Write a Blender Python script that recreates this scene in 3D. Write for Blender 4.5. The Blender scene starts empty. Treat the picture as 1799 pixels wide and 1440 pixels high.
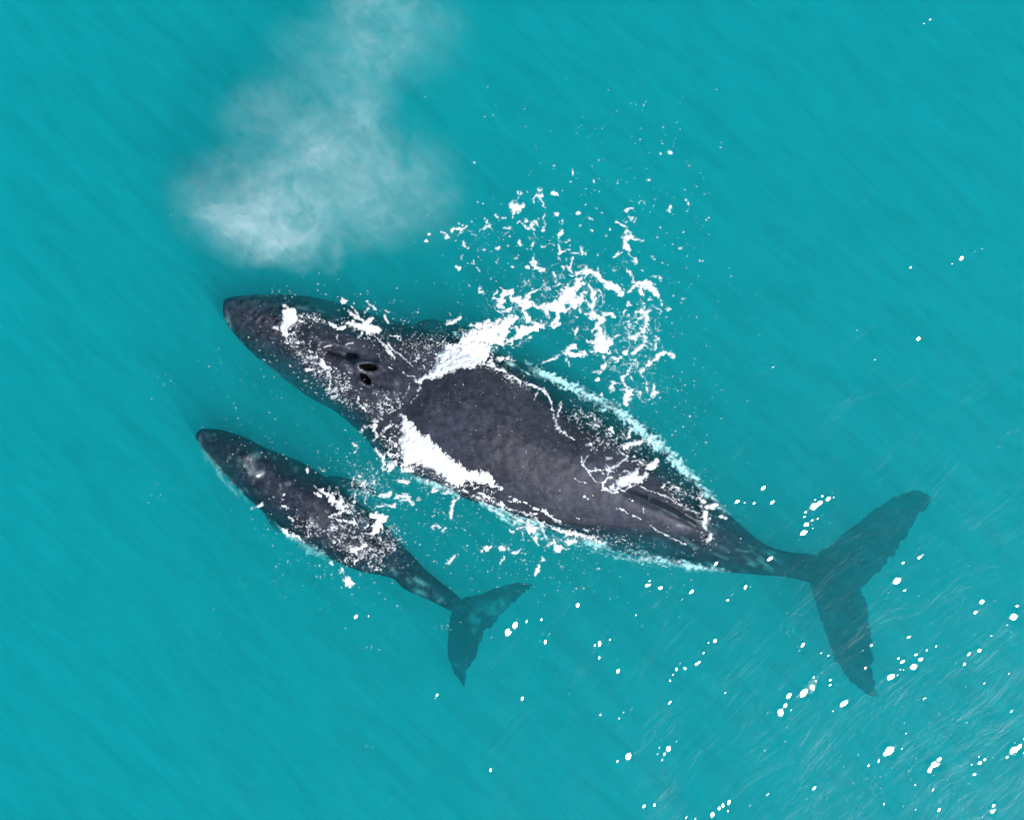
import bpy, bmesh, math
import numpy as np
from mathutils import Vector
from mathutils.bvhtree import BVHTree

scene = bpy.context.scene
COL = scene.collection
R = math.radians
rng = np.random.default_rng(11)

# ------------------------------------------------------------------ camera, sky, sun, exposure
H = 26.0                      # drone height above the water (m)
S = 0.011                     # metres per photo pixel on the water
PW, PH = 1799.0, 1440.0
cam_d = bpy.data.cameras.new('camera')
cam = bpy.data.objects.new('camera', cam_d)
COL.objects.link(cam)
cam.location = (0, 0, H)
cam.rotation_euler = (0, 0, 0)
cam_d.sensor_fit = 'HORIZONTAL'
cam_d.sensor_width = 36.0
cam_d.lens = 36.0 * H / (PW * S)
cam_d.clip_start = 0.1
cam_d.clip_end = 2000.0
scene.camera = cam

SUN_EL = R(50)
SUN_AZ = (0.73, -0.683)       # towards the sun, on the water (lower right of the frame)
sdir = Vector((SUN_AZ[0] * math.cos(SUN_EL), SUN_AZ[1] * math.cos(SUN_EL), math.sin(SUN_EL))).normalized()
world = bpy.data.worlds.new('World')
scene.world = world
world.use_nodes = True
wn = world.node_tree
sky = wn.nodes.new('ShaderNodeTexSky')
sky.sky_type = 'NISHITA'
sky.sun_disc = False
sky.sun_elevation = SUN_EL
sky.sun_rotation = math.atan2(SUN_AZ[0], SUN_AZ[1])
bg = wn.nodes['Background']
bg.inputs['Strength'].default_value = 0.1
wn.links.new(sky.outputs['Color'], bg.inputs['Color'])

sun_d = bpy.data.lights.new('sun', 'SUN')
sun_d.energy = 4.6
sun_d.angle = R(0.5)
sun_d.color = (1.0, 0.985, 0.965)
sun = bpy.data.objects.new('sun', sun_d)
COL.objects.link(sun)
sun.location = sdir * 60
sun.rotation_euler = sdir.to_track_quat('Z', 'Y').to_euler()

scene.view_settings.view_transform = 'Standard'
scene.view_settings.look = 'None'
scene.view_settings.exposure = 0.15
scene.view_settings.gamma = 1.0
scene.view_settings.use_curve_mapping = False
cy = scene.cycles
cy.max_bounces = 12
cy.diffuse_bounces = 3
cy.glossy_bounces = 3
cy.volume_bounces = 6
cy.transparent_max_bounces = 24
cy.volume_step_rate = 0.3
cy.volume_max_steps = 256
cy.sample_clamp_indirect = 8.0
cy.use_denoising = True
cy.use_adaptive_sampling = True
cy.adaptive_threshold = 0.03
cy.adaptive_min_samples = 32

# ------------------------------------------------------------------ helpers
def P(px, py, z=0.0):
    """photo pixel seen at height z -> point of the place"""
    k = S * (H - z) / H
    return ((px - PW / 2) * k, (PH / 2 - py) * k, z)

def tag(o, label=None, cat=None, group=None, kind=None):
    if label: o['label'] = label
    if cat: o['category'] = cat
    if group: o['group'] = group
    if kind: o['kind'] = kind
    return o

def smooth01(t):
    t = np.clip(t, 0, 1)
    return t * t * (3 - 2 * t)

def vnoise(x, y, seed):
    """value noise in about -1..1"""
    r = np.random.default_rng(seed)
    N = 256
    lat = r.uniform(-1, 1, (N, N)).astype(np.float32)
    xi = np.floor(x).astype(np.int64); yi = np.floor(y).astype(np.int64)
    fx = (x - xi); fy = (y - yi)
    fx = fx * fx * fx * (fx * (fx * 6 - 15) + 10)
    fy = fy * fy * fy * (fy * (fy * 6 - 15) + 10)
    x0 = xi % N; x1 = (xi + 1) % N; y0 = yi % N; y1 = (yi + 1) % N
    a = lat[y0, x0] * (1 - fx) + lat[y0, x1] * fx
    b = lat[y1, x0] * (1 - fx) + lat[y1, x1] * fx
    return a * (1 - fy) + b * fy

def fbm(x, y, seed, octs=3, gain=0.5):
    s = 0; a = 1.0; t = 0
    for k in range(octs):
        ca, sa = math.cos(0.7 * k + 0.4), math.sin(0.7 * k + 0.4)
        f = 2.03 ** k
        s = s + a * vnoise((x * ca - y * sa) * f + 13.7 * k, (x * sa + y * ca) * f + 7.1 * k, seed + k)
        t += a; a *= gain
    return s / t * 1.5

def mesh_from(name, V, F4=None, F3=None):
    V = np.asarray(V, dtype=np.float32)
    me = bpy.data.meshes.new(name)
    me.vertices.add(len(V)); me.vertices.foreach_set('co', V.ravel())
    loops = []; starts = []; n = 0
    if F4 is not None and len(F4):
        F4 = np.asarray(F4, dtype=np.int32)
        loops.append(F4.ravel()); starts.append(n + 4 * np.arange(len(F4))); n += 4 * len(F4)
    if F3 is not None and len(F3):
        F3 = np.asarray(F3, dtype=np.int32)
        loops.append(F3.ravel()); starts.append(n + 3 * np.arange(len(F3))); n += 3 * len(F3)
    L = np.concatenate(loops).astype(np.int32); st = np.concatenate(starts).astype(np.int32)
    me.loops.add(len(L)); me.loops.foreach_set('vertex_index', L)
    me.polygons.add(len(st)); me.polygons.foreach_set('loop_start', st)
    me.polygons.foreach_set('use_smooth', np.ones(len(st), dtype=bool))
    me.update(calc_edges=True)
    me.validate()
    return me

def link(name, me, mat, parent=None):
    o = bpy.data.objects.new(name, me)
    COL.objects.link(o)
    if mat: me.materials.append(mat)
    if parent: o.parent = parent
    return o

# node helpers
def new_mat(name):
    m = bpy.data.materials.new(name); m.use_nodes = True
    nt = m.node_tree; nt.nodes.clear()
    out = nt.nodes.new('ShaderNodeOutputMaterial')
    return m, nt, out

def N(nt, t, **kw):
    n = nt.nodes.new(t)
    for k, v in kw.items(): setattr(n, k, v)
    return n

def math_n(nt, op, a, b=None, c=None, clamp=False):
    n = N(nt, 'ShaderNodeMath', operation=op, use_clamp=clamp)
    for i, v in enumerate((a, b, c)):
        if v is None: continue
        if isinstance(v, (int, float)): n.inputs[i].default_value = v
        else: nt.links.new(v, n.inputs[i])
    return n.outputs[0]

def ramp(nt, fac, stops):
    n = N(nt, 'ShaderNodeValToRGB')
    e = n.color_ramp.elements
    while len(e) < len(stops): e.new(0.5)
    for i, (p, c) in enumerate(stops):
        e[i].position = p
        e[i].color = (c, c, c, 1) if isinstance(c, (int, float)) else (*c, 1)
    nt.links.new(fac, n.inputs[0])
    return n.outputs[0]

def noise(nt, vec, scale, detail=3, rough=0.55, dist=0.0):
    n = N(nt, 'ShaderNodeTexNoise')
    n.inputs['Scale'].default_value = scale; n.inputs['Detail'].default_value = detail
    n.inputs['Roughness'].default_value = rough; n.inputs['Distortion'].default_value = dist
    nt.links.new(vec, n.inputs['Vector'])
    return n.outputs[0]

# ------------------------------------------------------------------ materials
def make_water_mat():
    m, nt, out = new_mat('sea_water')
    geo = N(nt, 'ShaderNodeNewGeometry')
    pos = geo.outputs['Position']
    lw = N(nt, 'ShaderNodeLayerWeight'); lw.inputs['Blend'].default_value = 0.5
    f5 = math_n(nt, 'POWER', lw.outputs['Facing'], 5.0)
    fr = math_n(nt, 'MULTIPLY_ADD', f5, 0.98, 0.02)
    # streaky tint paints light shafts into the surface colour, stretched along the sun direction
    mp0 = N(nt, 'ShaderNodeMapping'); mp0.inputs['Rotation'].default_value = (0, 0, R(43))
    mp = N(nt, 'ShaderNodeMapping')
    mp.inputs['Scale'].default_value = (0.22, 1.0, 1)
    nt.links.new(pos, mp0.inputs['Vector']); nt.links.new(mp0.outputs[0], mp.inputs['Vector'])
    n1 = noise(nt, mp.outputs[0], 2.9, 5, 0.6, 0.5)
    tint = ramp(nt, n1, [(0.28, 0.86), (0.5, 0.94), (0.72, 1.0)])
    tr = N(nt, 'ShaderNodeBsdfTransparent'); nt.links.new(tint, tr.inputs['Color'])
    gl = N(nt, 'ShaderNodeBsdfGlossy'); gl.inputs['Roughness'].default_value = 0.085
    # part of the surface is roughened by ripples finer than the mesh: a broad soft sheen under the sun
    mr0 = N(nt, 'ShaderNodeMapping'); mr0.inputs['Rotation'].default_value = (0, 0, R(-42))
    nt.links.new(pos, mr0.inputs['Vector'])
    mr1 = N(nt, 'ShaderNodeMapping'); mr1.inputs['Scale'].default_value = (0.35, 1.0, 1); nt.links.new(mr0.outputs[0], mr1.inputs['Vector'])
    hb = math_n(nt, 'MULTIPLY_ADD', noise(nt, mr1.outputs[0], 1.6, 5, 0.62, 0.8), 1.0, math_n(nt, 'MULTIPLY', noise(nt, mr1.outputs[0], 7.0, 3, 0.6, 0.5), 0.22))
    bp = N(nt, 'ShaderNodeBump'); bp.inputs['Strength'].default_value = 1.0; bp.inputs['Distance'].default_value = 0.034; nt.links.new(hb, bp.inputs['Height'])
    g2 = N(nt, 'ShaderNodeBsdfGlossy'); g2.inputs['Roughness'].default_value = 0.30; nt.links.new(bp.outputs[0], g2.inputs['Normal'])
    mg = N(nt, 'ShaderNodeMixShader'); mg.inputs[0].default_value = 0.19
    nt.links.new(gl.outputs[0], mg.inputs[1]); nt.links.new(g2.outputs[0], mg.inputs[2])
    mx = N(nt, 'ShaderNodeMixShader')
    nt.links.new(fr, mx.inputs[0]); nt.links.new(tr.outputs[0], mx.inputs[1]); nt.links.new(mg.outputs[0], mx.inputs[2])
    nt.links.new(mx.outputs[0], out.inputs['Surface'])
    sc = N(nt, 'ShaderNodeVolumeScatter')
    sc.inputs['Color'].default_value = (0.12, 0.93, 1.0, 1); sc.inputs['Density'].default_value = WATER_SCATTER
    ab = N(nt, 'ShaderNodeVolumeAbsorption')
    ab.inputs['Color'].default_value = WATER_ABS_COL; ab.inputs['Density'].default_value = WATER_ABS
    ad = N(nt, 'ShaderNodeAddShader')
    nt.links.new(sc.outputs[0], ad.inputs[0]); nt.links.new(ab.outputs[0], ad.inputs[1])
    nt.links.new(ad.outputs[0], out.inputs['Volume'])
    return m

WATER_SCATTER = 0.31
WATER_ABS = 2.6
WATER_ABS_COL = (0.0, 0.9705, 0.9745, 1)

def make_foam_mat(name, white=0.9, alpha_lo=0.0):
    m, nt, out = new_mat(name)
    at = N(nt, 'ShaderNodeAttribute', attribute_name='cover')
    geo = N(nt, 'ShaderNodeNewGeometry')
    n1 = noise(nt, geo.outputs['Position'], 22, 3, 0.6)
    col = ramp(nt, n1, [(0.3, (white * .93, white * .98, white)), (0.65, (white, white, white))])
    df = N(nt, 'ShaderNodeBsdfDiffuse'); nt.links.new(col, df.inputs['Color'])
    bp = N(nt, 'ShaderNodeBump'); bp.inputs['Strength'].default_value = 0.35; bp.inputs['Distance'].default_value = 0.02
    nt.links.new(noise(nt, geo.outputs['Position'], 55, 2, 0.6), bp.inputs['Height'])
    nt.links.new(bp.outputs[0], df.inputs['Normal'])
    tr = N(nt, 'ShaderNodeBsdfTransparent')
    mx = N(nt, 'ShaderNodeMixShader')
    nt.links.new(at.outputs['Fac'], mx.inputs[0]); nt.links.new(tr.outputs[0], mx.inputs[1]); nt.links.new(df.outputs[0], mx.inputs[2])
    nt.links.new(mx.outputs[0], out.inputs['Surface'])
    return m

def make_skin_mat(name, base, pale, pale_amt, scale=1.0):
    m, nt, out = new_mat(name)
    tc = N(nt, 'ShaderNodeTexCoord'); ob = tc.outputs['Object']
    n1 = noise(nt, ob, 1.1 * scale, 5, 0.62, 0.3)
    n2 = noise(nt, ob, 9 * scale, 4, 0.65, 0.2)
    mp = N(nt, 'ShaderNodeMapping'); mp.inputs['Rotation'].default_value = (0, 0, R(24)); mp.inputs['Scale'].default_value = (1, 5, 3)
    nt.links.new(ob, mp.inputs['Vector'])
    n3 = noise(nt, mp.outputs[0], 2.2 * scale, 4, 0.7, 0.8)
    k = math_n(nt, 'MULTIPLY_ADD', n1, 0.55, math_n(nt, 'MULTIPLY_ADD', n2, 0.5, math_n(nt, 'MULTIPLY', n3, 0.28)))
    colr = ramp(nt, k, [(0.46, tuple(c * 0.45 for c in base)), (0.64, base), (0.84, tuple(c * 2.1 for c in base))])
    # thin pale scratches
    vo = N(nt, 'ShaderNodeTexVoronoi', feature='DISTANCE_TO_EDGE'); vo.inputs['Scale'].default_value = 2.3 * scale
    mp2 = N(nt, 'ShaderNodeMapping'); mp2.inputs['Rotation'].default_value = (0, 0, R(-24)); mp2.inputs['Scale'].default_value = (0.5, 1.4, 1)
    wob = N(nt, 'ShaderNodeVectorMath', operation='MULTIPLY_ADD')
    wn_ = N(nt, 'ShaderNodeTexNoise'); wn_.inputs['Scale'].default_value = 1.6; nt.links.new(ob, wn_.inputs['Vector'])
    nt.links.new(wn_.outputs['Color'], wob.inputs[0]); wob.inputs[1].default_value = (0.7, 0.7, 0.7); nt.links.new(ob, wob.inputs[2])
    nt.links.new(wob.outputs[0], mp2.inputs['Vector']); nt.links.new(mp2.outputs[0], vo.inputs['Vector'])
    ln = ramp(nt, vo.outputs[0], [(0.0, 1.0), (0.012, 0.0)])
    brk = ramp(nt, noise(nt, ob, 3.1 * scale, 2), [(0.48, 0.0), (0.66, 0.32)])
    scr = math_n(nt, 'MULTIPLY', ln, brk)
    mx = N(nt, 'ShaderNodeMix', data_type='RGBA')
    nt.links.new(scr, mx.inputs[0]); nt.links.new(colr, mx.inputs[6]); mx.inputs[7].default_value = (0.2, 0.2, 0.23, 1)
    # pale mottled patches
    pm = ramp(nt, noise(nt, ob, 1.7 * scale, 4, 0.6, 1.0), [(0.60, 0.0), (0.75, pale_amt)])
    mx2 = N(nt, 'ShaderNodeMix', data_type='RGBA')
    nt.links.new(pm, mx2.inputs[0]); nt.links.new(mx.outputs[2], mx2.inputs[6]); mx2.inputs[7].default_value = (*pale, 1)
    # vertex paint: white scarred edges, chin and belly patches, a painted fluke-tip glint
    at = N(nt, 'ShaderNodeAttribute', attribute_name='pale')
    mx3 = N(nt, 'ShaderNodeMix', data_type='RGBA')
    nt.links.new(at.outputs['Fac'], mx3.inputs[0]); nt.links.new(mx2.outputs[2], mx3.inputs[6]); mx3.inputs[7].default_value = (0.45, 0.48, 0.5, 1)
    pb = N(nt, 'ShaderNodeBsdfPrincipled')
    nt.links.new(mx3.outputs[2], pb.inputs['Base Color'])
    rr = ramp(nt, n2, [(0.3, 0.42), (0.7, 0.62)]); nt.links.new(rr, pb.inputs['Roughness'])
    gz = N(nt, 'ShaderNodeNewGeometry'); sx = N(nt, 'ShaderNodeSeparateXYZ'); nt.links.new(gz.outputs['Position'], sx.inputs[0])
    mr = N(nt, 'ShaderNodeMapRange'); nt.links.new(sx.outputs['Z'], mr.inputs[0])      # skin under water hardly shines
    for i, v in ((1, -0.06), (2, 0.02), (3, 0.02), (4, 0.24)): mr.inputs[i].default_value = v
    nt.links.new(mr.outputs[0], pb.inputs['Specular IOR Level'])
    bp = N(nt, 'ShaderNodeBump'); bp.inputs['Strength'].default_value = 0.32; bp.inputs['Distance'].default_value = 0.022
    hs = math_n(nt, 'MULTIPLY_ADD', noise(nt, ob, 14, 4, 0.65), 0.6, math_n(nt, 'MULTIPLY', n3, 0.8))
    nt.links.new(hs, bp.inputs['Height']); nt.links.new(bp.outputs[0], pb.inputs['Normal'])
    nt.links.new(pb.outputs[0], out.inputs['Surface'])
    return m

def make_plain(name, col, rough):
    m, nt, out = new_mat(name)
    pb = N(nt, 'ShaderNodeBsdfPrincipled'); pb.inputs['Specular IOR Level'].default_value = 0.05
    geo = N(nt, 'ShaderNodeNewGeometry')
    c = ramp(nt, noise(nt, geo.outputs['Position'], 7, 3), [(0.35, tuple(v * 0.75 for v in col)), (0.65, col)])
    nt.links.new(c, pb.inputs['Base Color']); pb.inputs['Roughness'].default_value = rough
    nt.links.new(pb.outputs[0], out.inputs['Surface'])
    return m

MAT_WATER = make_water_mat()
MAT_FOAM = make_foam_mat('white_foam', 0.92)
MAT_BUBBLE = make_foam_mat('bubble_cloud', 0.9)
MAT_MOTHER = make_skin_mat('dark_whale_skin', (0.029, 0.032, 0.046), (0.09, 0.095, 0.115), 0.10)
MAT_CALF = make_skin_mat('calf_skin', (0.018, 0.023, 0.036), (0.15, 0.165, 0.20), 0.6, 1.7)
MAT_NOSTRIL = make_plain('nostril_lining_shade', (0.0015, 0.0013, 0.0016), 0.9)  # dark lining skin, blackened to stand in for shade inside the holes
MAT_SAND = make_plain('pale_sand', (0.42, 0.38, 0.3), 0.95)

# ------------------------------------------------------------------ whales
def catmull(pts, n):
    """pts (k,d) -> n points, Catmull-Rom"""
    pts = np.asarray(pts, float); k = len(pts)
    t = np.linspace(0, k - 1, n)
    i = np.clip(np.floor(t).astype(int), 0, k - 2); f = (t - i)[:, None]
    p = lambda j: pts[np.clip(j, 0, k - 1)]
    p0, p1, p2, p3 = p(i - 1), p(i), p(i + 1), p(i + 2)
    return 0.5 * (2 * p1 + (p2 - p0) * f + (2 * p0 - 5 * p1 + 4 * p2 - p3) * f ** 2 + (3 * p1 - p0 - 3 * p2 + p3) * f ** 3)

def loft_body(stations, n=220, m=88):
    """stations: Ux,Uy,Lx,Ly (photo px of the two flanks), ztop, zwide, zbottom, pU, pL (roundness of each shoulder)"""
    st = catmull(stations, n)
    ang = np.linspace(0, 2 * math.pi, m, endpoint=False)
    V = np.zeros((n, m, 3))
    for i in range(n):
        ux, uy, lx, ly, zt, zw, zb, pU, pL = st[i]
        U = np.array(P(ux, uy, zw)); L = np.array(P(lx, ly, zw))
        C = (U + L) / 2
        c, s = np.cos(ang), np.sin(ang)            # c=+1 at L flank, -1 at U flank
        p = np.where(c >= 0, pL, pU); p = np.where(s < 0, 2.0, p)
        uu = c; hh = np.sign(s) * np.abs(s) ** ((2 / p) ** 2.1)
        for a in range(2): V[i, :, a] = C[a] + (L - C)[a] * uu
        V[i, :, 2] = zw + np.where(hh >= 0, hh * (zt - zw), hh * (zw - zb))
    F = []
    for i in range(n - 1):
        a = i * m + np.arange(m); b = i * m + (np.arange(m) + 1) % m
        F.append(np.stack([a, b, b + m, a + m], 1))
    F = np.concatenate(F)
    V = V.reshape(-1, 3)
    c0 = len(V); V = np.vstack([V, V[:m].mean(0), V[-m:].mean(0)])
    a = np.arange(m); b = (a + 1) % m
    F3 = np.concatenate([np.stack([b, a, np.full(m, c0)], 1), np.stack([a + (n - 1) * m, b + (n - 1) * m, np.full(m, c0 + 1)], 1)])
    return V, F, F3

def loft_fin(secs, n=70, m=36, serr=0.0, seed=3):
    """secs: list of (lead xyz, trail xyz, thickness) in the place; a flat tapered fin"""
    a = np.array([[*l, *t, th] for l, t, th in secs])
    st = catmull(a, n)
    r = np.random.default_rng(seed)
    jl = r.normal(0, 1, n); jt = r.normal(0, 1, n)
    jl = np.convolve(jl, [.25, .5, .25], 'same'); jt = np.convolve(jt, [.25, .5, .25], 'same')
    ang = np.linspace(0, 2 * math.pi, m, endpoint=False)
    V = np.zeros((n, m, 3))
    for i in range(n):
        ld, tl, th = st[i, :3].copy(), st[i, 3:6].copy(), max(st[i, 6], 0.01)
        ch = tl - ld; cl = np.linalg.norm(ch) + 1e-6
        if 3 < i < n - 1:
            ld -= ch / cl * serr * 0.8 * jl[i]; tl += ch / cl * serr * jt[i]
        ch = tl - ld
        u = (1 - np.cos(ang)) / 2
        prof = np.sin(ang) * (1.15 - 0.75 * u)
        nrm = np.array([0, 0, 1.0])
        V[i] = ld + ch * u[:, None] + nrm * (prof * th * 0.5)[:, None]
    F = []
    for i in range(n - 1):
        p = i * m + np.arange(m); q = i * m + (np.arange(m) + 1) % m
        F.append(np.stack([p, q, q + m, p + m], 1))
    F = np.concatenate(F); V = V.reshape(-1, 3)
    c0 = len(V); V = np.vstack([V, V[:m].mean(0), V[-m:].mean(0)])
    p = np.arange(m); q = (p + 1) % m
    F3 = np.concatenate([np.stack([q, p, np.full(m, c0)], 1), np.stack([p + (n - 1) * m, q + (n - 1) * m, np.full(m, c0 + 1)], 1)])
    return V, F, F3

def ellipsoid(c, r, n=24, m=36):
    th = np.linspace(0.06, math.pi - 0.06, n); ph = np.linspace(0, 2 * math.pi, m, endpoint=False)
    T, Q = np.meshgrid(th, ph, indexing='ij')
    V = np.stack([c[0] + r[0] * np.sin(T) * np.cos(Q), c[1] + r[1] * np.sin(T) * np.sin(Q), c[2] + r[2] * np.cos(T)], -1).reshape(-1, 3)
    F = []
    for i in range(n - 1):
        p = i * m + np.arange(m); q = i * m + (np.arange(m) + 1) % m
        F.append(np.stack([p, p + m, q + m, q], 1))
    F = np.concatenate(F)
    c0 = len(V); V = np.vstack([V, V[:m].mean(0), V[-m:].mean(0)])
    p = np.arange(m); q = (p + 1) % m
    F3 = np.concatenate([np.stack([p, q, np.full(m, c0)], 1), np.stack([q + (n - 1) * m, p + (n - 1) * m, np.full(m, c0 + 1)], 1)])
    return V, F, F3

def fuse(name, pieces, voxel, smooth_iter):
    """several overlapping closed shells -> one continuous skin"""
    Vs, F4, F3, off = [], [], [], 0
    for V, a, b in pieces:
        Vs.append(V); F4.append(a + off); F3.append(b + off); off += len(V)
    me = mesh_from(name + '_raw', np.vstack(Vs), np.concatenate(F4), np.concatenate(F3))
    bm = bmesh.new(); bm.from_mesh(me); bmesh.ops.recalc_face_normals(bm, faces=bm.faces); bm.to_mesh(me); bm.free()
    o = bpy.data.objects.new(name + '_raw', me); COL.objects.link(o)
    rm = o.modifiers.new('r', 'REMESH'); rm.mode = 'VOXEL'; rm.voxel_size = voxel; rm.use_smooth_shade = True
    sm = o.modifiers.new('s', 'SMOOTH'); sm.factor = 0.5; sm.iterations = smooth_iter
    dg = bpy.context.evaluated_depsgraph_get(); dg.update()
    res = bpy.data.meshes.new_from_object(o.evaluated_get(dg))
    res.name = name
    bpy.data.objects.remove(o); bpy.data.meshes.remove(me)
    return res

def get_co(me):
    a = np.empty(len(me.vertices) * 3, np.float32); me.vertices.foreach_get('co', a); return a.reshape(-1, 3)

def set_co(me, V):
    me.vertices.foreach_set('co', V.astype(np.float32).ravel()); me.update()

def set_attr(me, name, vals):
    at = me.attributes.new(name, 'FLOAT', 'POINT'); at.data.foreach_set('value', vals.astype(np.float32))

def seg_dist(x, y, a, b):
    ax, ay = a; bx, by = b
    dx, dy = bx - ax, by - ay
    t = np.clip(((x - ax) * dx + (y - ay) * dy) / (dx * dx + dy * dy + 1e-9), 0, 1)
    return np.hypot(x - ax - t * dx, y - ay - t * dy), t

def topix(V):
    k = S * (H - V[:, 2]) / H
    return V[:, 0] / k + PW / 2, PH / 2 - V[:, 1] / k

# --- the mother
M = [
    # Ux   Uy    Lx    Ly    ztop   zwide  zbot   pU   pL
    (394, 536, 394, 548, -0.22, -0.30, -0.40, 2.0, 2.0),
    (399, 524, 397, 566, -0.10, -0.34, -0.65, 2.2, 2.2),
    (440, 518, 415, 590, -0.05, -0.36, -0.95, 2.2, 2.2),
    (490, 517, 445, 622, -0.05, -0.38, -1.20, 1.9, 1.9),
    (545, 521, 490, 660, 0.02, -0.42, -1.45, 1.5, 1.35),
    (600, 533, 545, 699, 0.12, -0.46, -1.65, 1.3, 1.25),
    (655, 552, 590, 724, 0.21, -0.50, -1.80, 1.25, 1.4),
    (710, 568, 630, 757, 0.13, -0.55, -1.90, 1.8, 1.9),
    (770, 579, 680, 805, 0.26, -0.58, -2.00, 2.0, 2.0),
    (830, 600, 740, 842, 0.46, -0.60, -2.05, 2.0, 2.1),
    (890, 626, 800, 868, 0.56, -0.60, -2.05, 1.8, 2.2),
    (950, 650, 866, 893, 0.52, -0.60, -2.00, 1.3, 2.3),
    (1010, 678, 932, 918, 0.43, -0.60, -1.90, 1.05, 2.3),
    (1075, 708, 1000, 943, 0.35, -0.60, -1.75, 1.0, 1.9),
    (1135, 747, 1070, 964, 0.27, -0.58, -1.55, 1.0, 1.5),
    (1185, 800, 1130, 980, 0.14, -0.54, -1.35, 1.0, 1.2),
    (1225, 845, 1185, 991, 0.00, -0.50, -1.20, 1.1, 1.15),
    (1265, 887, 1240, 1000, -0.12, -0.50, -1.05, 1.5, 1.5),
    (1305, 925, 1290, 1006, -0.22, -0.50, -0.95, 1.7, 1.7),
    (1345, 956, 1335, 1010, -0.32, -0.53, -0.90, 1.8, 1.8),
    (1385, 969, 1378, 1013, -0.44, -0.60, -0.84, 2.0, 2.0),
    (1430, 974, 1422, 1024, -0.58, -0.68, -0.86, 2.0, 2.0),
    (1476, 990, 1466, 1040, -0.70, -0.76, -0.86, 2.0, 2.0),
]
def Q(px, py, z): return P(px, py, z)
FZ = -0.92
flU = [(Q(1418, 1020, FZ), Q(1500, 1046, FZ), 0.26), (Q(1424, 984, FZ), Q(1519, 1030, FZ), 0.24), (Q(1462, 953, FZ), Q(1545, 1006, FZ), 0.18),
       (Q(1500, 922, FZ - .05), Q(1572, 976, FZ - .05), 0.14), (Q(1540, 889, FZ - .1), Q(1596, 940, FZ - .1), 0.10),
       (Q(1578, 868, FZ - .12), Q(1614, 910, FZ - .12), 0.08), (Q(1612, 860, FZ - .14), Q(1630, 893, FZ - .14), 0.06),
       (Q(1640, 876, FZ - .15), Q(1646, 888, FZ - .15), 0.04), (Q(1652, 886, FZ - .15), Q(1654, 889, FZ - .15), 0.02)]
flL = [(Q(1420, 1000, FZ), Q(1508, 1030, FZ), 0.26), (Q(1424, 1024, FZ), Q(1516, 1046, FZ), 0.24), (Q(1437, 1072, FZ), Q(1527, 1070, FZ), 0.18),
       (Q(1451, 1115, FZ - .04), Q(1532, 1112, FZ - .04), 0.14), (Q(1466, 1155, FZ - .07), Q(1535, 1150, FZ - .07), 0.10),
       (Q(1485, 1188, FZ - .09), Q(1536, 1182, FZ - .09), 0.08), (Q(1513, 1212, FZ - .1), Q(1541, 1206, FZ - .1), 0.06),
       (Q(1536, 1224, FZ - .1), Q(1546, 1222, FZ - .1), 0.04), (Q(1548, 1231, FZ - .1), Q(1550, 1231, FZ - .1), 0.02)]
# long pectoral fins tucked back and down beside the body
pecU = [(P(742, 606, -0.85), P(800, 628, -0.85), 0.35), (P(740, 572, -0.75), P(806, 606, -0.9), 0.30), (P(790, 566, -1.2), P(846, 606, -1.3), 0.24),
        (P(880, 604, -1.9), P(916, 646, -1.9), 0.2), (P(980, 668, -2.5), P(1000, 700, -2.5), 0.14), (P(1050, 720, -2.8), P(1056, 735, -2.8), 0.05)]
pecL = [(P(660, 740, -0.95), P(720, 780, -0.95), 0.35), (P(650, 780, -1.2), P(705, 812, -1.2), 0.30), (P(690, 806, -1.6), P(745, 826, -1.6), 0.24),
        (P(770, 826, -2.2), P(815, 836, -2.2), 0.2), (P(880, 846, -2.7), P(905, 852, -2.7), 0.14), (P(960, 868, -3.0), P(966, 872, -3.0), 0.05)]
# hooked dorsal fin leaning along the ridge
dors = []
def dorsal(cs, base_w):
    """low ridge fin: list of (px,py,z_top) with a width, as a thin loft"""
    n, m = 40, 20
    st = catmull(np.array(cs, float), n)
    ang = np.linspace(0, 2 * math.pi, m, endpoint=False)
    V = np.zeros((n, m, 3))
    for i in range(n):
        px, py, zt, w, depth = st[i]
        c = np.array(P(px, py, zt))
        perp = np.array([0.41, 0.912, 0])            # across the body
        u = np.cos(ang); s = np.sin(ang)
        zz = np.where(s >= 0, s ** 0.7 * depth * 0.5, s * depth * 0.5) if False else s * depth * 0.5
        taper = (1 - s) / 2 * 0.85 + 0.15
        V[i] = c + perp * (u * w * taper)[:, None] + np.array([0, 0, 1.0]) * (zz - depth * 0.5)[:, None]
    F = []
    for i in range(n - 1):
        p = i * m + np.arange(m); q = i * m + (np.arange(m) + 1) % m
        F.append(np.stack([p, q, q + m, p + m], 1))
    F = np.concatenate(F); V = V.reshape(-1, 3)
    c0 = len(V); V = np.vstack([V, V[:m].mean(0), V[-m:].mean(0)])
    p = np.arange(m); q = (p + 1) % m
    F3 = np.concatenate([np.stack([q, p, np.full(m, c0)], 1), np.stack([p + (n - 1) * m, q + (n - 1) * m, np.full(m, c0 + 1)], 1)])
    return V, F, F3
dfin = dorsal([(1085, 858, 0.40, 0.10, 0.2), (1120, 873, 0.44, 0.15, 0.4), (1155, 889, 0.50, 0.15, 0.55), (1185, 903, 0.56, 0.12, 0.7),
               (1212, 918, 0.55, 0.08, 0.7), (1232, 930, 0.45, 0.05, 0.5), (1247, 939, 0.30, 0.02, 0.2)], 0.1)
shoulder = ellipsoid(P(756, 592, -0.62), (0.42, 0.36, 0.3))
mother_me = fuse('body', [loft_body(M), loft_fin(flU, serr=0.028, seed=5), loft_fin(flL, serr=0.028, seed=8), loft_fin(pecU, seed=2),
                          loft_fin(pecL, seed=4), dfin, shoulder], 0.022, 6)

BH = [((647.5, 644.6), 15.5, 5.4, R(5)), ((641.0, 664.7), 12.0, 5.6, R(44))]     # the two blowholes (px)

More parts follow.
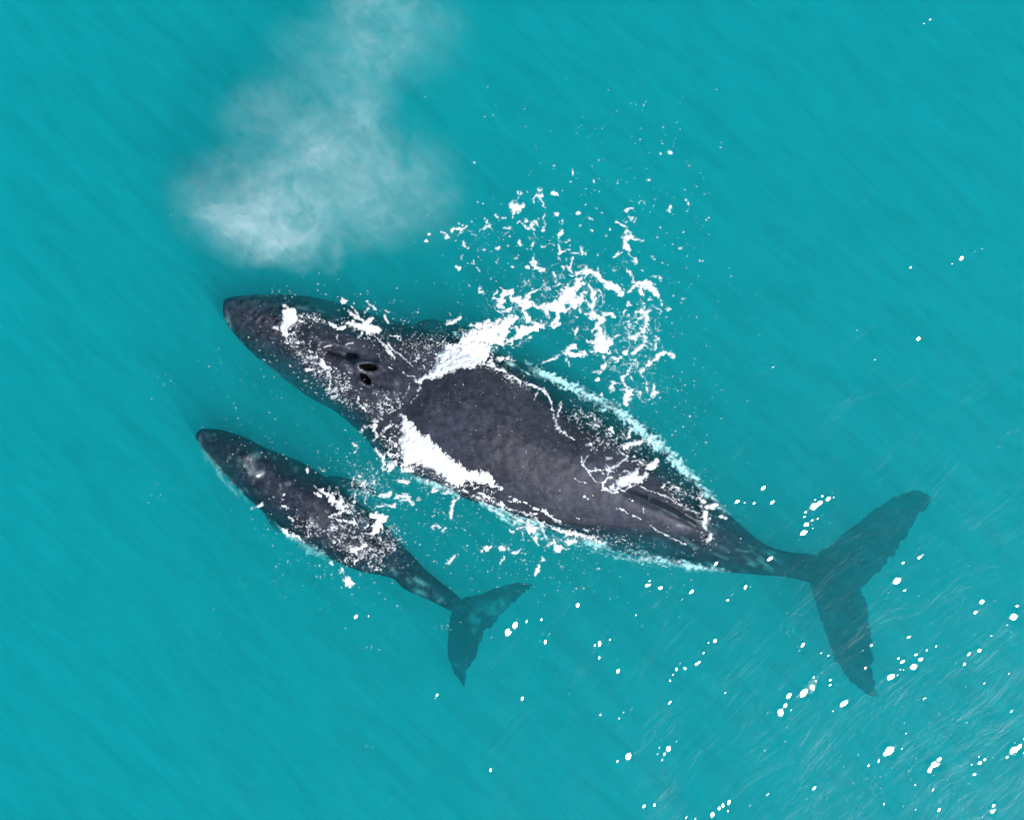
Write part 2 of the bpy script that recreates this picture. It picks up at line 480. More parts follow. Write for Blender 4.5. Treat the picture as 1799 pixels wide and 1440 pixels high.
def sculpt_mother(me):
    V = get_co(me).astype(float)
    px, py = topix(V)
    up = V[:, 2] > -0.5
    dz = np.zeros(len(V))
    # two folds of the splash guard meeting in front of the blowholes, then the blowholes themselves
    for a, b, w, h in (((560, 612), (632, 640), 9, 0.06), ((632, 640), (668, 640), 9, 0.07), ((600, 640), (634, 672), 8, 0.055), ((634, 672), (655, 686), 8, 0.055),
                       ((668, 640), (692, 668), 8, 0.04), ((655, 686), (690, 690), 8, 0.04),
                       ((470, 560), (545, 590), 12, 0.05), ((545, 590), (600, 612), 12, 0.06)):
        d, t = seg_dist(px, py, a, b)
        dz += np.where(up, 1.5 * h * np.exp(-(d / w) ** 2), 0)
    # hollow that holds a pool of water beside the ridge
    d, t = seg_dist(px, py, (574, 614), (618, 626))
    dz -= np.where(up, 0.26 * np.exp(-(d / 9.0) ** 2), 0)
    for (cx, cy), L, W, a in BH:
        u = (px - cx) * math.cos(a) + (py - cy) * math.sin(a); v = -(px - cx) * math.sin(a) + (py - cy) * math.cos(a)
        rr = np.sqrt((u / (L * 1.1)) ** 2 + (v / (W * 1.25)) ** 2)
        dz += np.where(up, 0.045 * np.exp(-((rr - 1.25) / 0.35) ** 2) - 0.10 * smooth01((1.1 - rr) / 0.5), 0)
    # tubercles on the upper jaw
    r = np.random.default_rng(4)
    tub = []
    for t in np.linspace(0.05, 0.9, 9): tub.append((400 + 150 * t + r.normal(0, 3), 543 + 45 * t + r.normal(0, 2)))
    for t in np.linspace(0, 1, 9): tub.append((404 + 120 * t, 572 + 100 * t + r.normal(0, 2)))
    for t in np.linspace(0, 1, 9): tub.append((408 + 150 * t, 530 + 5 * t + r.normal(0, 2)))
    for k in range(20): tub.append((r.uniform(420, 500), r.uniform(540, 610)))
    for tx, ty in tub:
        d = np.hypot(px - tx, py - ty)
        dz += np.where(up, 0.055 * np.exp(-(d / 3.6) ** 2), 0)
    # soft folds of the skin
    x, y = V[:, 0], V[:, 1]
    dz += np.where(up & (px < 1390), 0.018 * fbm(x * 1.3, y * 1.3, 31, 3) + 0.006 * fbm(x * 7, y * 7, 41, 2), 0)
    # water lies over the upper-right shoulder and part of the flank: uneven edge
    V[:, 2] += dz
    # ragged look of the fluke edges
    fl = (px > 1440)
    V[:, 0] += np.where(fl, 0.02 * fbm(V[:, 0] * 9, V[:, 1] * 9, 71, 2), 0)
    V[:, 1] += np.where(fl, 0.02 * fbm(V[:, 0] * 9, V[:, 1] * 9, 81, 2), 0)
    set_co(me, V)
    pale = np.zeros(len(V))
    # worn pale rims of the jaw and lower fluke tip, a glint painted on the upper tip, a few pale knobs
    for pts, w, s in (([(399, 545), (405, 580), (430, 610), (470, 643), (520, 684)], 3.0, 0.35), ([(405, 523), (450, 518), (485, 518)], 3, 0.3), ([(500, 535), (570, 548)], 3, 0.3),
                      ([(396, 562), (398, 566)], 5, 0.8), ([(407, 523), (410, 523)], 4, 0.6), ([(1640, 880), (1650, 887)], 5, 0.7), ([(1540, 1224), (1552, 1232)], 6, 0.5)):
        for a, b in zip(pts[:-1], pts[1:]):
            d, t = seg_dist(px, py, a, b)
            pale = np.maximum(pale, s * np.exp(-(d / w) ** 2))
    for k in range(46):                     # worn pale marks along the tail stock and rear flanks
        t = r.uniform(0, 1); q = r.normal(0, 1)
        a = (1150 + 210 * t - 12 * q, 880 + 100 * t + (46 - 30 * t) * q); L = r.uniform(8, 30)
        d, tt = seg_dist(px, py, a, (a[0] + L, a[1] + 0.45 * L + r.normal(0, 4)))
        pale = np.maximum(pale, r.uniform(0.1, 0.38) * np.exp(-(d / r.uniform(1.2, 3.0)) ** 2) * up)
    pale *= 0.6 + 0.7 * fbm(x * 6, y * 6, 91, 2)
    # pale lower flanks (belly) well below the widest line
    pale = np.maximum(pale, 0.5 * smooth01((-1.3 - V[:, 2]) / 0.5) * (px < 1300))
    set_attr(me, 'pale', np.clip(pale, 0, 1))

sculpt_mother(mother_me)
mother = bpy.data.objects.new('humpback_whale', None)
COL.objects.link(mother)
mother.location = P(960, 790, 0.0)
tag(mother, 'large adult humpback whale with two open blowholes and a dry grey back', 'whale')
off = np.array(mother.location)
V = get_co(mother_me); set_co(mother_me, V - off)
mother_body = link('body', mother_me, MAT_MOTHER, mother)

# --- the calf
CF = [
    (344, 762, 344, 768, -0.20, -0.24, -0.30, 2, 2),
    (358, 753, 352, 784, -0.12, -0.27, -0.42, 2, 2),
    (393, 756, 374, 812, -0.09, -0.30, -0.58, 2, 2),
    (430, 768, 398, 840, -0.06, -0.33, -0.72, 1.9, 1.9),
    (464, 785, 427, 867, -0.04, -0.36, -0.84, 1.9, 1.9),
    (497, 799, 455, 892, -0.03, -0.38, -0.92, 2, 2),
    (530, 812, 487, 920, -0.01, -0.40, -1.0, 2, 2),
    (560, 830, 522, 947, 0.03, -0.40, -1.0, 2, 2),
    (590, 850, 558, 969, 0.04, -0.40, -1.0, 2, 2),
    (618, 872, 595, 988, 0.03, -0.40, -0.95, 2, 2),
    (648, 898, 630, 1002, 0.00, -0.38, -0.88, 1.9, 1.9),
    (676, 923, 665, 1010, -0.05, -0.36, -0.78, 1.8, 1.8),
    (700, 950, 690, 1017, -0.11, -0.36, -0.70, 1.8, 1.8),
    (722, 972, 711, 1035, -0.17, -0.38, -0.64, 1.8, 1.8),
    (746, 999, 739, 1048, -0.23, -0.40, -0.60, 1.8, 1.8),
    (772, 1021, 765, 1059, -0.30, -0.43, -0.58, 2, 2),
    (797, 1040, 788, 1071, -0.42, -0.52, -0.66, 2, 2),
    (818, 1060, 810, 1078, -0.54, -0.62, -0.74, 2, 2),
    (838, 1078, 828, 1095, -0.67, -0.73, -0.80, 2, 2),
]
CZ = -0.78
cU = [(P(796, 1066, CZ), P(836, 1116, CZ), 0.12), (P(815, 1050, CZ), P(858, 1104, CZ), 0.11), (P(845, 1042, CZ - .03), P(884, 1077, CZ - .03), 0.09),
      (P(878, 1030, CZ - .06), P(905, 1056, CZ - .06), 0.07), (P(910, 1023, CZ - .1), P(921, 1042, CZ - .1), 0.05), (P(935, 1026, CZ - .13), P(937, 1029, CZ - .13), 0.02)]
cL = [(P(806, 1060, CZ), P(850, 1104, CZ), 0.12), (P(792, 1080, CZ), P(850, 1118, CZ), 0.11), (P(787, 1118, CZ), P(841, 1139, CZ), 0.09),
      (P(787, 1154, CZ - .02), P(837, 1155, CZ - .02), 0.07), (P(799, 1184, CZ - .04), P(822, 1178, CZ - .04), 0.05), (P(814, 1206, CZ - .05), P(817, 1206, CZ - .05), 0.02)]
cpU = [(P(560, 860, -0.45), P(600, 880, -0.45), 0.18), (P(572, 838, -0.42), P(612, 860, -0.45), 0.15), (P(602, 838, -0.5), P(640, 862, -0.5), 0.12),
       (P(650, 856, -0.65), P(668, 874, -0.65), 0.08), (P(690, 876, -0.8), P(694, 882, -0.8), 0.03)]
cpL = [(P(470, 880, -0.5), P(500, 905, -0.5), 0.18), (P(466, 902, -0.6), P(492, 928, -0.6), 0.15), (P(480, 928, -0.75), P(508, 948, -0.75), 0.12),
       (P(520, 958, -0.9), P(540, 972, -0.9), 0.08), (P(560, 984, -1.0), P(563, 988, -1.0), 0.03)]
cdf = dorsal([(640, 945, 0.04, 0.05, 0.1), (656, 956, 0.10, 0.07, 0.2), (672, 967, 0.12, 0.05, 0.25), (684, 976, 0.03, 0.015, 0.1)], 0.05)
calf_me = fuse('body', [loft_body(CF, 180, 72), loft_fin(cU, serr=0.015, seed=15), loft_fin(cL, serr=0.015, seed=18), loft_fin(cpU, seed=12), loft_fin(cpL, seed=14), cdf], 0.014, 5)
Vc = get_co(calf_me).astype(float)
cpx, cpy = topix(Vc)
upc = Vc[:, 2] > -0.45
r4 = np.random.default_rng(9)
dz = 0.03 * fbm(Vc[:, 0] * 2.2, Vc[:, 1] * 2.2, 131, 3)
for k in range(26):
    t = r4.uniform(0, 1); tx = 362 + 90 * t + r4.normal(0, 6); ty = 772 + 58 * t + r4.normal(0, 10)
    dz += 0.022 * np.exp(-(np.hypot(cpx - tx, cpy - ty) / 2.6) ** 2)
for a, b, w, h in (((470, 815), (430, 800), 8, 0.04), ((380, 775), (440, 810), 7, 0.03), ((500, 845), (475, 826), 6, 0.03)):
    d, t = seg_dist(cpx, cpy, a, b); dz += h * np.exp(-(d / w) ** 2)
Vc[:, 2] += np.where(upc, dz, 0)
pl = np.zeros(len(Vc))
for pts, w, s in (([(344, 764), (352, 785), (375, 815), (398, 842), (418, 862)], 4.0, 0.45), ([(430, 815), (440, 828)], 9, 0.45), ([(452, 834), (462, 832)], 5, 0.6),
                  ([(452, 800), (440, 805)], 6, 0.4), ([(492, 792), (494, 793)], 4, 0.7), ([(735, 1038), (775, 1052)], 7, 0.3), ([(720, 1010), (760, 1036)], 4, 0.35),
                  ([(838, 1085), (880, 1060)], 14, 0.22), ([(835, 1110), (842, 1122)], 9, 0.22), ([(690, 1000), (720, 1020)], 5, 0.35)):
    for a, b in zip(pts[:-1], pts[1:]):
        d, t = seg_dist(cpx, cpy, a, b); pl = np.maximum(pl, s * np.exp(-(d / w) ** 2))
for k in range(34):
    t = r4.uniform(0, 1); q = r4.normal(0, 1)
    bx = 360 + 270 * t + 13 * q; by = 780 + 165 * t - 20 * q; w = r4.uniform(2.0, 6.5)
    pl = np.maximum(pl, r4.uniform(0.12, 0.38) * np.exp(-((cpx - bx) ** 2 + (cpy - by) ** 2) / w ** 2))
pl = pl * np.clip(0.55 + 1.2 * fbm(Vc[:, 0] * 7, Vc[:, 1] * 7, 151, 3), 0, 1.5)
pl = np.maximum(pl, 0.7 * smooth01((-0.55 - Vc[:, 2]) / 0.25) * (cpx < 720))
set_attr(calf_me, 'pale', np.clip(pl, 0, 1))
calf = bpy.data.objects.new('humpback_calf', None)
COL.objects.link(calf)
calf.location = P(570, 910, 0.0)
tag(calf, 'small dark humpback calf swimming close beside the larger whale, mottled skin just awash', 'whale')
set_co(calf_me, Vc - np.array(calf.location))
calf_body = link('body', calf_me, MAT_CALF, calf)

def bvh_of(me, off):
    V = get_co(me) + np.array(off, np.float32)
    me.calc_loop_triangles()
    t = np.empty(len(me.loop_triangles) * 3, np.int32); me.loop_triangles.foreach_get('vertices', t)
    return BVHTree.FromPolygons([tuple(v) for v in V.tolist()], t.reshape(-1, 3).tolist())
BVHS = [bvh_of(mother_me, mother.location), bvh_of(calf_me, calf.location)]
def skin_z(x, y):
    z = -9.0
    for b in BVHS:
        h = b.ray_cast((x, y, 3.0), (0, 0, -1))
        if h[0] is not None: z = max(z, h[0].z)
    return z

# blowholes: near-black caps over shallow dents, painting the shade of deep openings
for (cx, cy), L, W, a in BH:
    n, m = 6, 28
    Vb, Fb = [], []
    for i in range(n):
        f = 1.0 - i / (n - 1) * 0.93
        for j in range(m):
            t = 2 * math.pi * j / m
            u = math.cos(t) * L * f; v = math.sin(t) * abs(math.sin(t)) ** 0.5 * W * f
            qx = cx + u * math.cos(a) - v * math.sin(a); qy = cy + u * math.sin(a) + v * math.cos(a)
            x, y, _ = P(qx, qy, 0.2)
            Vb.append((x, y, skin_z(x, y) + 0.014 + 0.001 * i))
    for i in range(n - 1):
        for j in range(m):
            Fb.append((i * m + j, i * m + (j + 1) % m, (i + 1) * m + (j + 1) % m, (i + 1) * m + j))
    cap = [tuple(range((n - 1) * m, n * m))]
    me = bpy.data.meshes.new('blowhole'); me.from_pydata([tuple(np.array(v) - off) for v in Vb], [], Fb + cap); me.update()
    me.polygons.foreach_set('use_smooth', [True] * len(me.polygons))
    b = link('blowhole', me, MAT_NOSTRIL, mother)

# ------------------------------------------------------------------ the sea
def glint_list():
    g = []
    c1 = [(1353,40,15),(1762,166,18),(1650,113,9),(1627,150,8),(1395,238,8),(1330,377,17),(1354,371,7),(1412,342,13),(1437,316,10),(1420,300,7),(1458,284,6),(1491,270,6),(1372,324,8),(1590,332,9),(1605,297,7),(1642,284,10),(1053,400,15),(1054,418,15),(1024,434,17),(972,443,13),(960,477,8),(943,502,15),(1166,470,13),(1021,266,11),(1062,768,11),(1325,635,17),(1310,645,8),(1253,688,9),(1288,671,7),(1487,682,14),(1500,665,8),(1467,704,10),(1645,678,12),(1662,668,8),(1625,720,6),(1765,635,16),(1785,622,14),(1690,845,16),(1692,828,10),(704,861,15),(731,835,10),(745,828,7),(761,818,11),(612,872,8),(463,830,8),(500,826,7),(410,655,11),(400,656,7),(549,630,12),(535,648,7),(517,626,5),(554,468,10),(310,510,7),(391,502,6),(376,523,5),(34,454,8),(712,250,11),(672,293,8),(655,327,10),(645,332,6),(577,350,10),(590,330,7),(565,370,6),(607,347,6),(555,391,5),(372,357,10),(305,262,12),(306,310,7),(290,266,7),(520,66,9),(480,50,10),(757,110,8),(773,90,6),(820,63,8),(838,60,5),(230,125,10),(630,78,7),(597,106,6),(116,254,8),(130,226,5),(435,160,6),(588,166,6),(749,433,5),(1262,267,7),(1232,285,6),(1242,345,9),(1086,294,5),(1112,303,5),(1500,843,7),(1418,843,5),(1308,825,5),(1416,755,6),(1478,772,6),(1374,831,6),(1660,400,6),(1746,366,5),(1384,575,4),(1599,538,5),(10,190,9),(5,210,9),(50,183,6),(102,176,6)]
    for x, y, r in c1: g.append((900 + x * 0.49972, 1000 + y * 0.5, r * 0.5))
    g += [(1689,454,7),(1614,595,5),(1725,437,3),(1341,857,5),(1357,882,5),(1295,881,4),(1308,883,3),(1325,884,3),(1430,889,8),(1440,883,6),(1455,876,6),(1414,900,5),(1413,907,4),(1416,922,6),(1412,935,6),(1436,911,4),(1353,981,5),(1258,990,5),(1138,1027,5),(1141,1020,4),(1161,1032,5),(1015,1063,5),(1279,1054,4),(1215,1039,4),(625,1083,6),(611,1023,6),(893,1110,8),(905,1098,6),(918,1226,4),(862,1352,4),(765,1225,4),(768,1220,4),(1620,975,5),(1615,979,4),(1623,42,3),(1634,35,3),(1600,470,3),(1537,632,3),(1358,645,3),(1506,580,3)]
    return g

def build_sea():
    st = 0.0155
    xi = np.arange(-10.6, 10.6 + st, st); yi = np.arange(-8.6, 8.6 + st, st)
    far = np.array([0.03, 0.09, 0.2, 0.5, 1.1, 2.2, 4.5, 9, 18, 36, 70, 130, 240, 420])
    xs = np.concatenate([(-10.6 - far)[::-1], xi, xi[-1] + far]); ys = np.concatenate([(-8.6 - far)[::-1], yi, yi[-1] + far])
    X, Y = np.meshgrid(xs, ys)
    Z = np.zeros_like(X)
    r = np.random.default_rng(77)
    # long low swell and small wind ripples
    for k in range(26):
        lam = r.uniform(0.5, 3.4); th = R(215) + r.normal(0, 0.55)
        amp = 0.0042 * lam * r.uniform(0.4, 1.0)
        kx, ky = math.cos(th) * 2 * math.pi / lam, math.sin(th) * 2 * math.pi / lam
        Z += amp * np.sin(kx * X + ky * Y + r.uniform(0, 6.28))
    Z *= 0.45
    nearm = (np.abs(X) < 10.7) & (np.abs(Y) < 8.7)
    Z += np.where(nearm, 0.0022 * fbm(X * 3.1, Y * 3.1, 5, 3), 0)
    # steep little wavelets: tilted smooth facets
    def facet(x, y, rad, sx, sy, el=1.0, an=0.0):
        w = rad * 2.6
        i0, i1 = np.searchsorted(xs, [x - w, x + w]); j0, j1 = np.searchsorted(ys, [y - w, y + w])
        if i1 - i0 < 3 or j1 - j0 < 3: return
        dx = X[j0:j1, i0:i1] - x; dy = Y[j0:j1, i0:i1] - y
        d = np.hypot((dx * math.cos(an) + dy * math.sin(an)) / el, (-dx * math.sin(an) + dy * math.cos(an)) * el)
        wt = smooth01((w - d) / (w - rad))
        z0 = Z[(j0 + j1) // 2, (i0 + i1) // 2]
        Z[j0:j1, i0:i1] = Z[j0:j1, i0:i1] * (1 - wt) + (z0 + sx * dx + sy * dy) * wt
    C = Vector((0, 0, H))
    for k in range(2600):
        x = r.uniform(-10.4, 10.4); y = r.uniform(-8.4, 8.4)
        t = 0.5 + 0.5 * (x * 0.73 / 10 - y * 0.683 / 8) / 1.4
        if r.uniform() > 0.2 + 0.8 * t: continue
        a = math.atan2(SUN_AZ[1], SUN_AZ[0]) + math.pi + r.normal(0, 0.9)
        sl = abs(r.normal(0, 0.10))
        facet(x, y, r.uniform(0.014, 0.03), math.cos(a) * sl, math.sin(a) * sl)
    def flash(px, py, rad, el, an, jit):
        x, y, _ = P(px, py, 0)
        v = (C - Vector((x, y, 0))).normalized(); h = (v + sdir).normalized()
        facet(x, y, rad, -h.x / h.z + r.normal(0, jit), -h.y / h.z + r.normal(0, jit), el, an)
    for px, py, rr in glint_list():
        if rr > 5:
            for k in range(r.integers(1, 5)):
                t = R(40) + r.normal(0, 0.5) + (math.pi if r.uniform() < 0.5 else 0); q = rr * r.uniform(1.3, 4.5)
                flash(px + q * math.cos(t), py - q * math.sin(t), r.uniform(0.013, 0.026), 1, 0, 0.006)
        flash(px, py, max(rr * S * r.uniform(0.5, 0.85), 0.02), r.uniform(1.0, 1.3), R(45) + r.normal(0, 0.6), 0.003)
    ny, nx = X.shape
    V = np.stack([X, Y, Z], -1).reshape(-1, 3)
    idx = np.arange(nx * ny).reshape(ny, nx)
    F = np.stack([idx[:-1, :-1], idx[:-1, 1:], idx[1:, 1:], idx[1:, :-1]], -1).reshape(-1, 4)
    # closed body of water: sides and floor
    edge = np.concatenate([idx[0, :], idx[1:, -1], idx[-1, -2::-1], idx[-2:0:-1, 0]])
    b0 = len(V); Vb = V[edge].copy(); Vb[:, 2] = -16.0
    V = np.vstack([V, Vb]); ne = len(edge)
    e2 = np.roll(np.arange(ne), -1)
    Fs = np.stack([edge, np.arange(ne) + b0, e2 + b0, edge[e2]], -1)
    cc = len(V); V = np.vstack([V, [[0, 0, -16.0]]])
    F3 = np.stack([np.arange(ne) + b0, np.full(ne, cc), e2 + b0], -1)
    me = mesh_from('sea', V, np.concatenate([F, Fs]), F3)
    o = link('sea', me, MAT_WATER); o['kind'] = 'structure'
    return xs, ys, Z
WX, WY, WZ = build_sea()
def water_z(x, y):
    i = np.clip(np.searchsorted(WX, x) - 1, 0, len(WX) - 2); j = np.clip(np.searchsorted(WY, y) - 1, 0, len(WY) - 2)
    fx = (x - WX[i]) / (WX[i + 1] - WX[i]); fy = (y - WY[j]) / (WY[j + 1] - WY[j])
    return (WZ[j, i] * (1 - fx) + WZ[j, i + 1] * fx) * (1 - fy) + (WZ[j + 1, i] * (1 - fx) + WZ[j + 1, i + 1] * fx) * fy

sb = bpy.data.meshes.new('seabed')
sb.from_pydata([(-400, -400, -15.5), (400, -400, -15.5), (400, 400, -15.5), (-400, 400, -15.5)], [], [(0, 1, 2, 3)])
sbo = link('seabed', sb, MAT_SAND); sbo['kind'] = 'structure'

# ------------------------------------------------------------------ foam
class Foam:
    """a patch of foam rasterised over the water at one photo pixel, then raised into a skin of froth"""
    def __init__(s, x0, y0, x1, y1, warp=3.0, seed=0):
        s.x0, s.y0 = x0, y0
        s.X, s.Y = np.meshgrid(np.arange(x0, x1 + 1, 1.0), np.arange(y0, y1 + 1, 1.0))
        s.seed = seed; s.hole = 0.55; s.fray = 1.0; s.crack = 0.0
        s.WX = s.X + warp * fbm(s.X / 13, s.Y / 13, seed + 1, 3) + 0.45 * warp * fbm(s.X / 4, s.Y / 4, seed + 301, 2)
        s.WY = s.Y + warp * fbm(s.X / 13, s.Y / 13, seed + 51, 3) + 0.45 * warp * fbm(s.X / 4, s.Y / 4, seed + 351, 2)
        s.f = np.full(s.X.shape, -50.0)
        s.rag = fbm(s.X / 5.5, s.Y / 5.5, seed + 401, 3)
        s.fine = fbm(s.X / 2.6, s.Y / 2.6, seed + 501, 2)
    def box(s, xa, ya, xb, yb, pad):
        h, w = s.X.shape
        i0 = int(max(0, math.floor(xa - pad - s.x0))); i1 = int(min(w, math.ceil(xb + pad - s.x0)))
        j0 = int(max(0, math.floor(ya - pad - s.y0))); j1 = int(min(h, math.ceil(yb + pad - s.y0)))
        return (slice(j0, j1), slice(i0, i1)) if i1 > i0 and j1 > j0 else None
    def stroke(s, pts, rad, rag=0.35, sign=1, rscale=1.0):
        if isinstance(rad, (int, float)): rad = [rad] * len(pts)
        rad = [q * rscale * 1.18 + 0.25 for q in rad]
        if len(pts) == 1: pts = [pts[0], (pts[0][0] + 0.3, pts[0][1])]; rad = [rad[0]] * 2
        while len(rad) < len(pts): rad.append(rad[-1])
        for (a, b), (ra, rb) in zip(zip(pts[:-1], pts[1:]), zip(rad[:-1], rad[1:])):
            k = s.box(min(a[0], b[0]), min(a[1], b[1]), max(a[0], b[0]), max(a[1], b[1]), max(ra, rb) + 12)
            if k is None: continue
            d, t = seg_dist(s.WX[k], s.WY[k], a, b)
            rr = ra + (rb - ra) * t
            v = rr * (1 + rag * s.rag[k]) - d
            if sign > 0: s.f[k] = np.maximum(s.f[k], v)
            else: s.f[k] = np.minimum(s.f[k], -v)
    def dot(s, x, y, r, el=1.0, a=0.0):
        k = s.box(x, y, x, y, r * 2 + 2)
        if k is None: return
        dx, dy = s.X[k] - x, s.Y[k] - y
        u = dx * math.cos(a) + dy * math.sin(a); v = -dx * math.sin(a) + dy * math.cos(a)
        s.f[k] = np.maximum(s.f[k], r - np.hypot(u / el, v * el))
    def poly(s, pts, soft=1.0, rag=3.0):
        p = np.array(pts, float)
        k = s.box(p[:, 0].min(), p[:, 1].min(), p[:, 0].max(), p[:, 1].max(), 15)
        x, y = s.WX[k], s.WY[k]
        ins = np.zeros(x.shape, bool); dm = np.full(x.shape, 1e9)
        q = np.roll(p, -1, 0)
        for a, b in zip(p, q):
            c = ((a[1] > y) != (b[1] > y)) & (x < (b[0] - a[0]) * (y - a[1]) / (b[1] - a[1] + 1e-9) + a[0])
            ins ^= c
            dm = np.minimum(dm, seg_dist(x, y, a, b)[0])
        v = np.where(ins, dm, -dm) + rag * s.rag[k] * 0.5
        s.f[k] = np.maximum(s.f[k], v)
    def env(s, blobs):
        """soft envelope 0..1 from (x, y, rx, ry, angle, weight)"""
        e = np.zeros(s.X.shape)
        for x, y, rx, ry, a, w in blobs:
            dx, dy = s.X - x, s.Y - y
            u = dx * math.cos(a) + dy * math.sin(a); v = -dx * math.sin(a) + dy * math.cos(a)
            e = np.maximum(e, w * np.exp(-((u / rx) ** 2 + (v / ry) ** 2)))
        return e
    def lace(s, e, scale=9.0, width=1.0, seed=0, stretch=(1, 1, 0)):
        """thin broken filaments where the envelope is high"""
        ca, sa = math.cos(stretch[2]), math.sin(stretch[2])
        u = (s.WX * ca + s.WY * sa) / (scale * stretch[0]); v = (-s.WX * sa + s.WY * ca) / (scale * stretch[1])
        n = np.abs(fbm(u, v, s.seed + seed + 600, 3, 0.45))
        gate = fbm(u * 0.35 + 9, v * 0.35 + 4, s.seed + seed + 700, 2)
        w = width * (e * 1.6 - 0.8 + 0.45 * gate)
        s.f = np.maximum(s.f, np.clip(w, -5, 1.4 * width) - n * scale * 0.8)
    def froth(s, e, scale=3.2, lev=0.55, seed=0, stretch=(1, 1, 0)):
        """speckled broken froth"""
        ca, sa = math.cos(stretch[2]), math.sin(stretch[2])
        u = (s.X * ca + s.Y * sa) / (scale * stretch[0]); v = (-s.X * sa + s.Y * ca) / (scale * stretch[1])
        e = np.clip(e * 1.45, 0, 1)
        n = fbm(u, v, s.seed + seed + 800, 3, 0.5)
        g = fbm(u * 0.3, v * 0.3, s.seed + seed + 900, 2)
        s.f = np.maximum(s.f, (n + 0.45 * g - lev - 1.3 * (1 - np.clip(e, 0, 1))) * scale * 0.9)
    def scatter(s, n, cx, cy, rx, ry, a=0.0, rmin=0.7, rmax=2.0, seed=0):
        r = np.random.default_rng(s.seed * 7 + seed + 1000)
        for k in range(n):
            u, v = r.normal(0, 1, 2); u *= rx; v *= ry
            x = cx + u * math.cos(a) - v * math.sin(a); y = cy + u * math.sin(a) + v * math.cos(a)
            q = rmin + (rmax - rmin) * r.uniform() ** 3
            s.dot(x, y, q, r.uniform(1, 1.5), r.uniform(0, 3.1))
    def build(s, name, mat, label, thick=0.03, lift=0.004, sink=None, soft=2.4, lo=0.5, hi=1.0, holes=True, maxcov=None):
        f = s.f
        if holes: f = f - np.clip(0.9 * s.fine - 0.35, 0, 1) * np.clip((5.5 - f) / 5.5, 0, 1) * 2.0 * s.hole
        if s.crack:
            n = fbm(s.WX / 16, s.WY / 16, s.seed + 950, 3, 0.6)
            f = f - s.crack * np.exp(-(n / 0.10) ** 2) * np.clip((15 - f) / 12, 0, 1) * (f > 0)
        f = f + 1.3 * s.fine * np.exp(-((f - 0.5) / 3.0) ** 2) * s.fray
        m = f > -0.6
        cell = m[:-1, :-1] | m[1:, :-1] | m[:-1, 1:] | m[1:, 1:]
        inner = (f[:-1, :-1] > 0) | (f[1:, :-1] > 0) | (f[:-1, 1:] > 0) | (f[1:, 1:] > 0)
        cell &= inner
        j, i = np.nonzero(cell)
        w = s.X.shape[1]
        q = np.stack([j * w + i, (j + 1) * w + i, (j + 1) * w + i + 1, j * w + i + 1], -1)
        uniq, inv = np.unique(q.ravel(), return_inverse=True)
        F = inv.reshape(-1, 4)
        px = s.X.ravel()[uniq]; py = s.Y.ravel()[uniq]; fv = f.ravel()[uniq]
        x = (px - PW / 2) * S; y = (PH / 2 - py) * S
        wz = water_z(x, y)
        sz = np.array([skin_z(a, b) for a, b in zip(x.tolist(), y.tolist())]) if sink is None else np.full(len(x), -9.0)
        base = np.maximum(wz, sz)
        t = np.clip(fv / 9.0, 0, 1) ** 0.7
        lump = 0.85 + 0.3 * s.rag.ravel()[uniq]
        z = base + lift + thick * t * lump + 0.06 * thick * t * s.fine.ravel()[uniq]
        z -= np.where(fv < 0, 0.006, 0)
        if sink is not None: z = wz - sink * (1 + 0.3 * s.rag.ravel()[uniq])
        k = (H - z) / H
        V = np.stack([x * k, y * k, z], -1)
        me = mesh_from(name, V, F)
        cov = lo + (hi - lo) * np.clip(fv / 5.5 + 0.35 * s.rag.ravel()[uniq], 0, 1)
        cov = cov * np.clip((fv + 0.5) / soft, 0, 1)
        if maxcov is not None: cov = cov * maxcov.ravel()[uniq]
        set_attr(me, 'cover', np.clip(cov, 0, 0.99))
        o = link(name, me, mat)
        tag(o, label, 'foam', kind='stuff')
        print(name, len(V), 'verts')
        return o

def crop(x0, y0, w):
    k = w / 1799.0
    def c(fo, strokes, **kw):
        for st in strokes:
            pts, rad = st[0], st[1]
            rad = [rad] if isinstance(rad, (int, float)) else list(rad)
            if len(rad) == 1: rad = rad * len(pts)
            fo.stroke([(x0 + a * k, y0 + b * k) for a, b in pts], [q * k for q in rad], **kw)
    return c

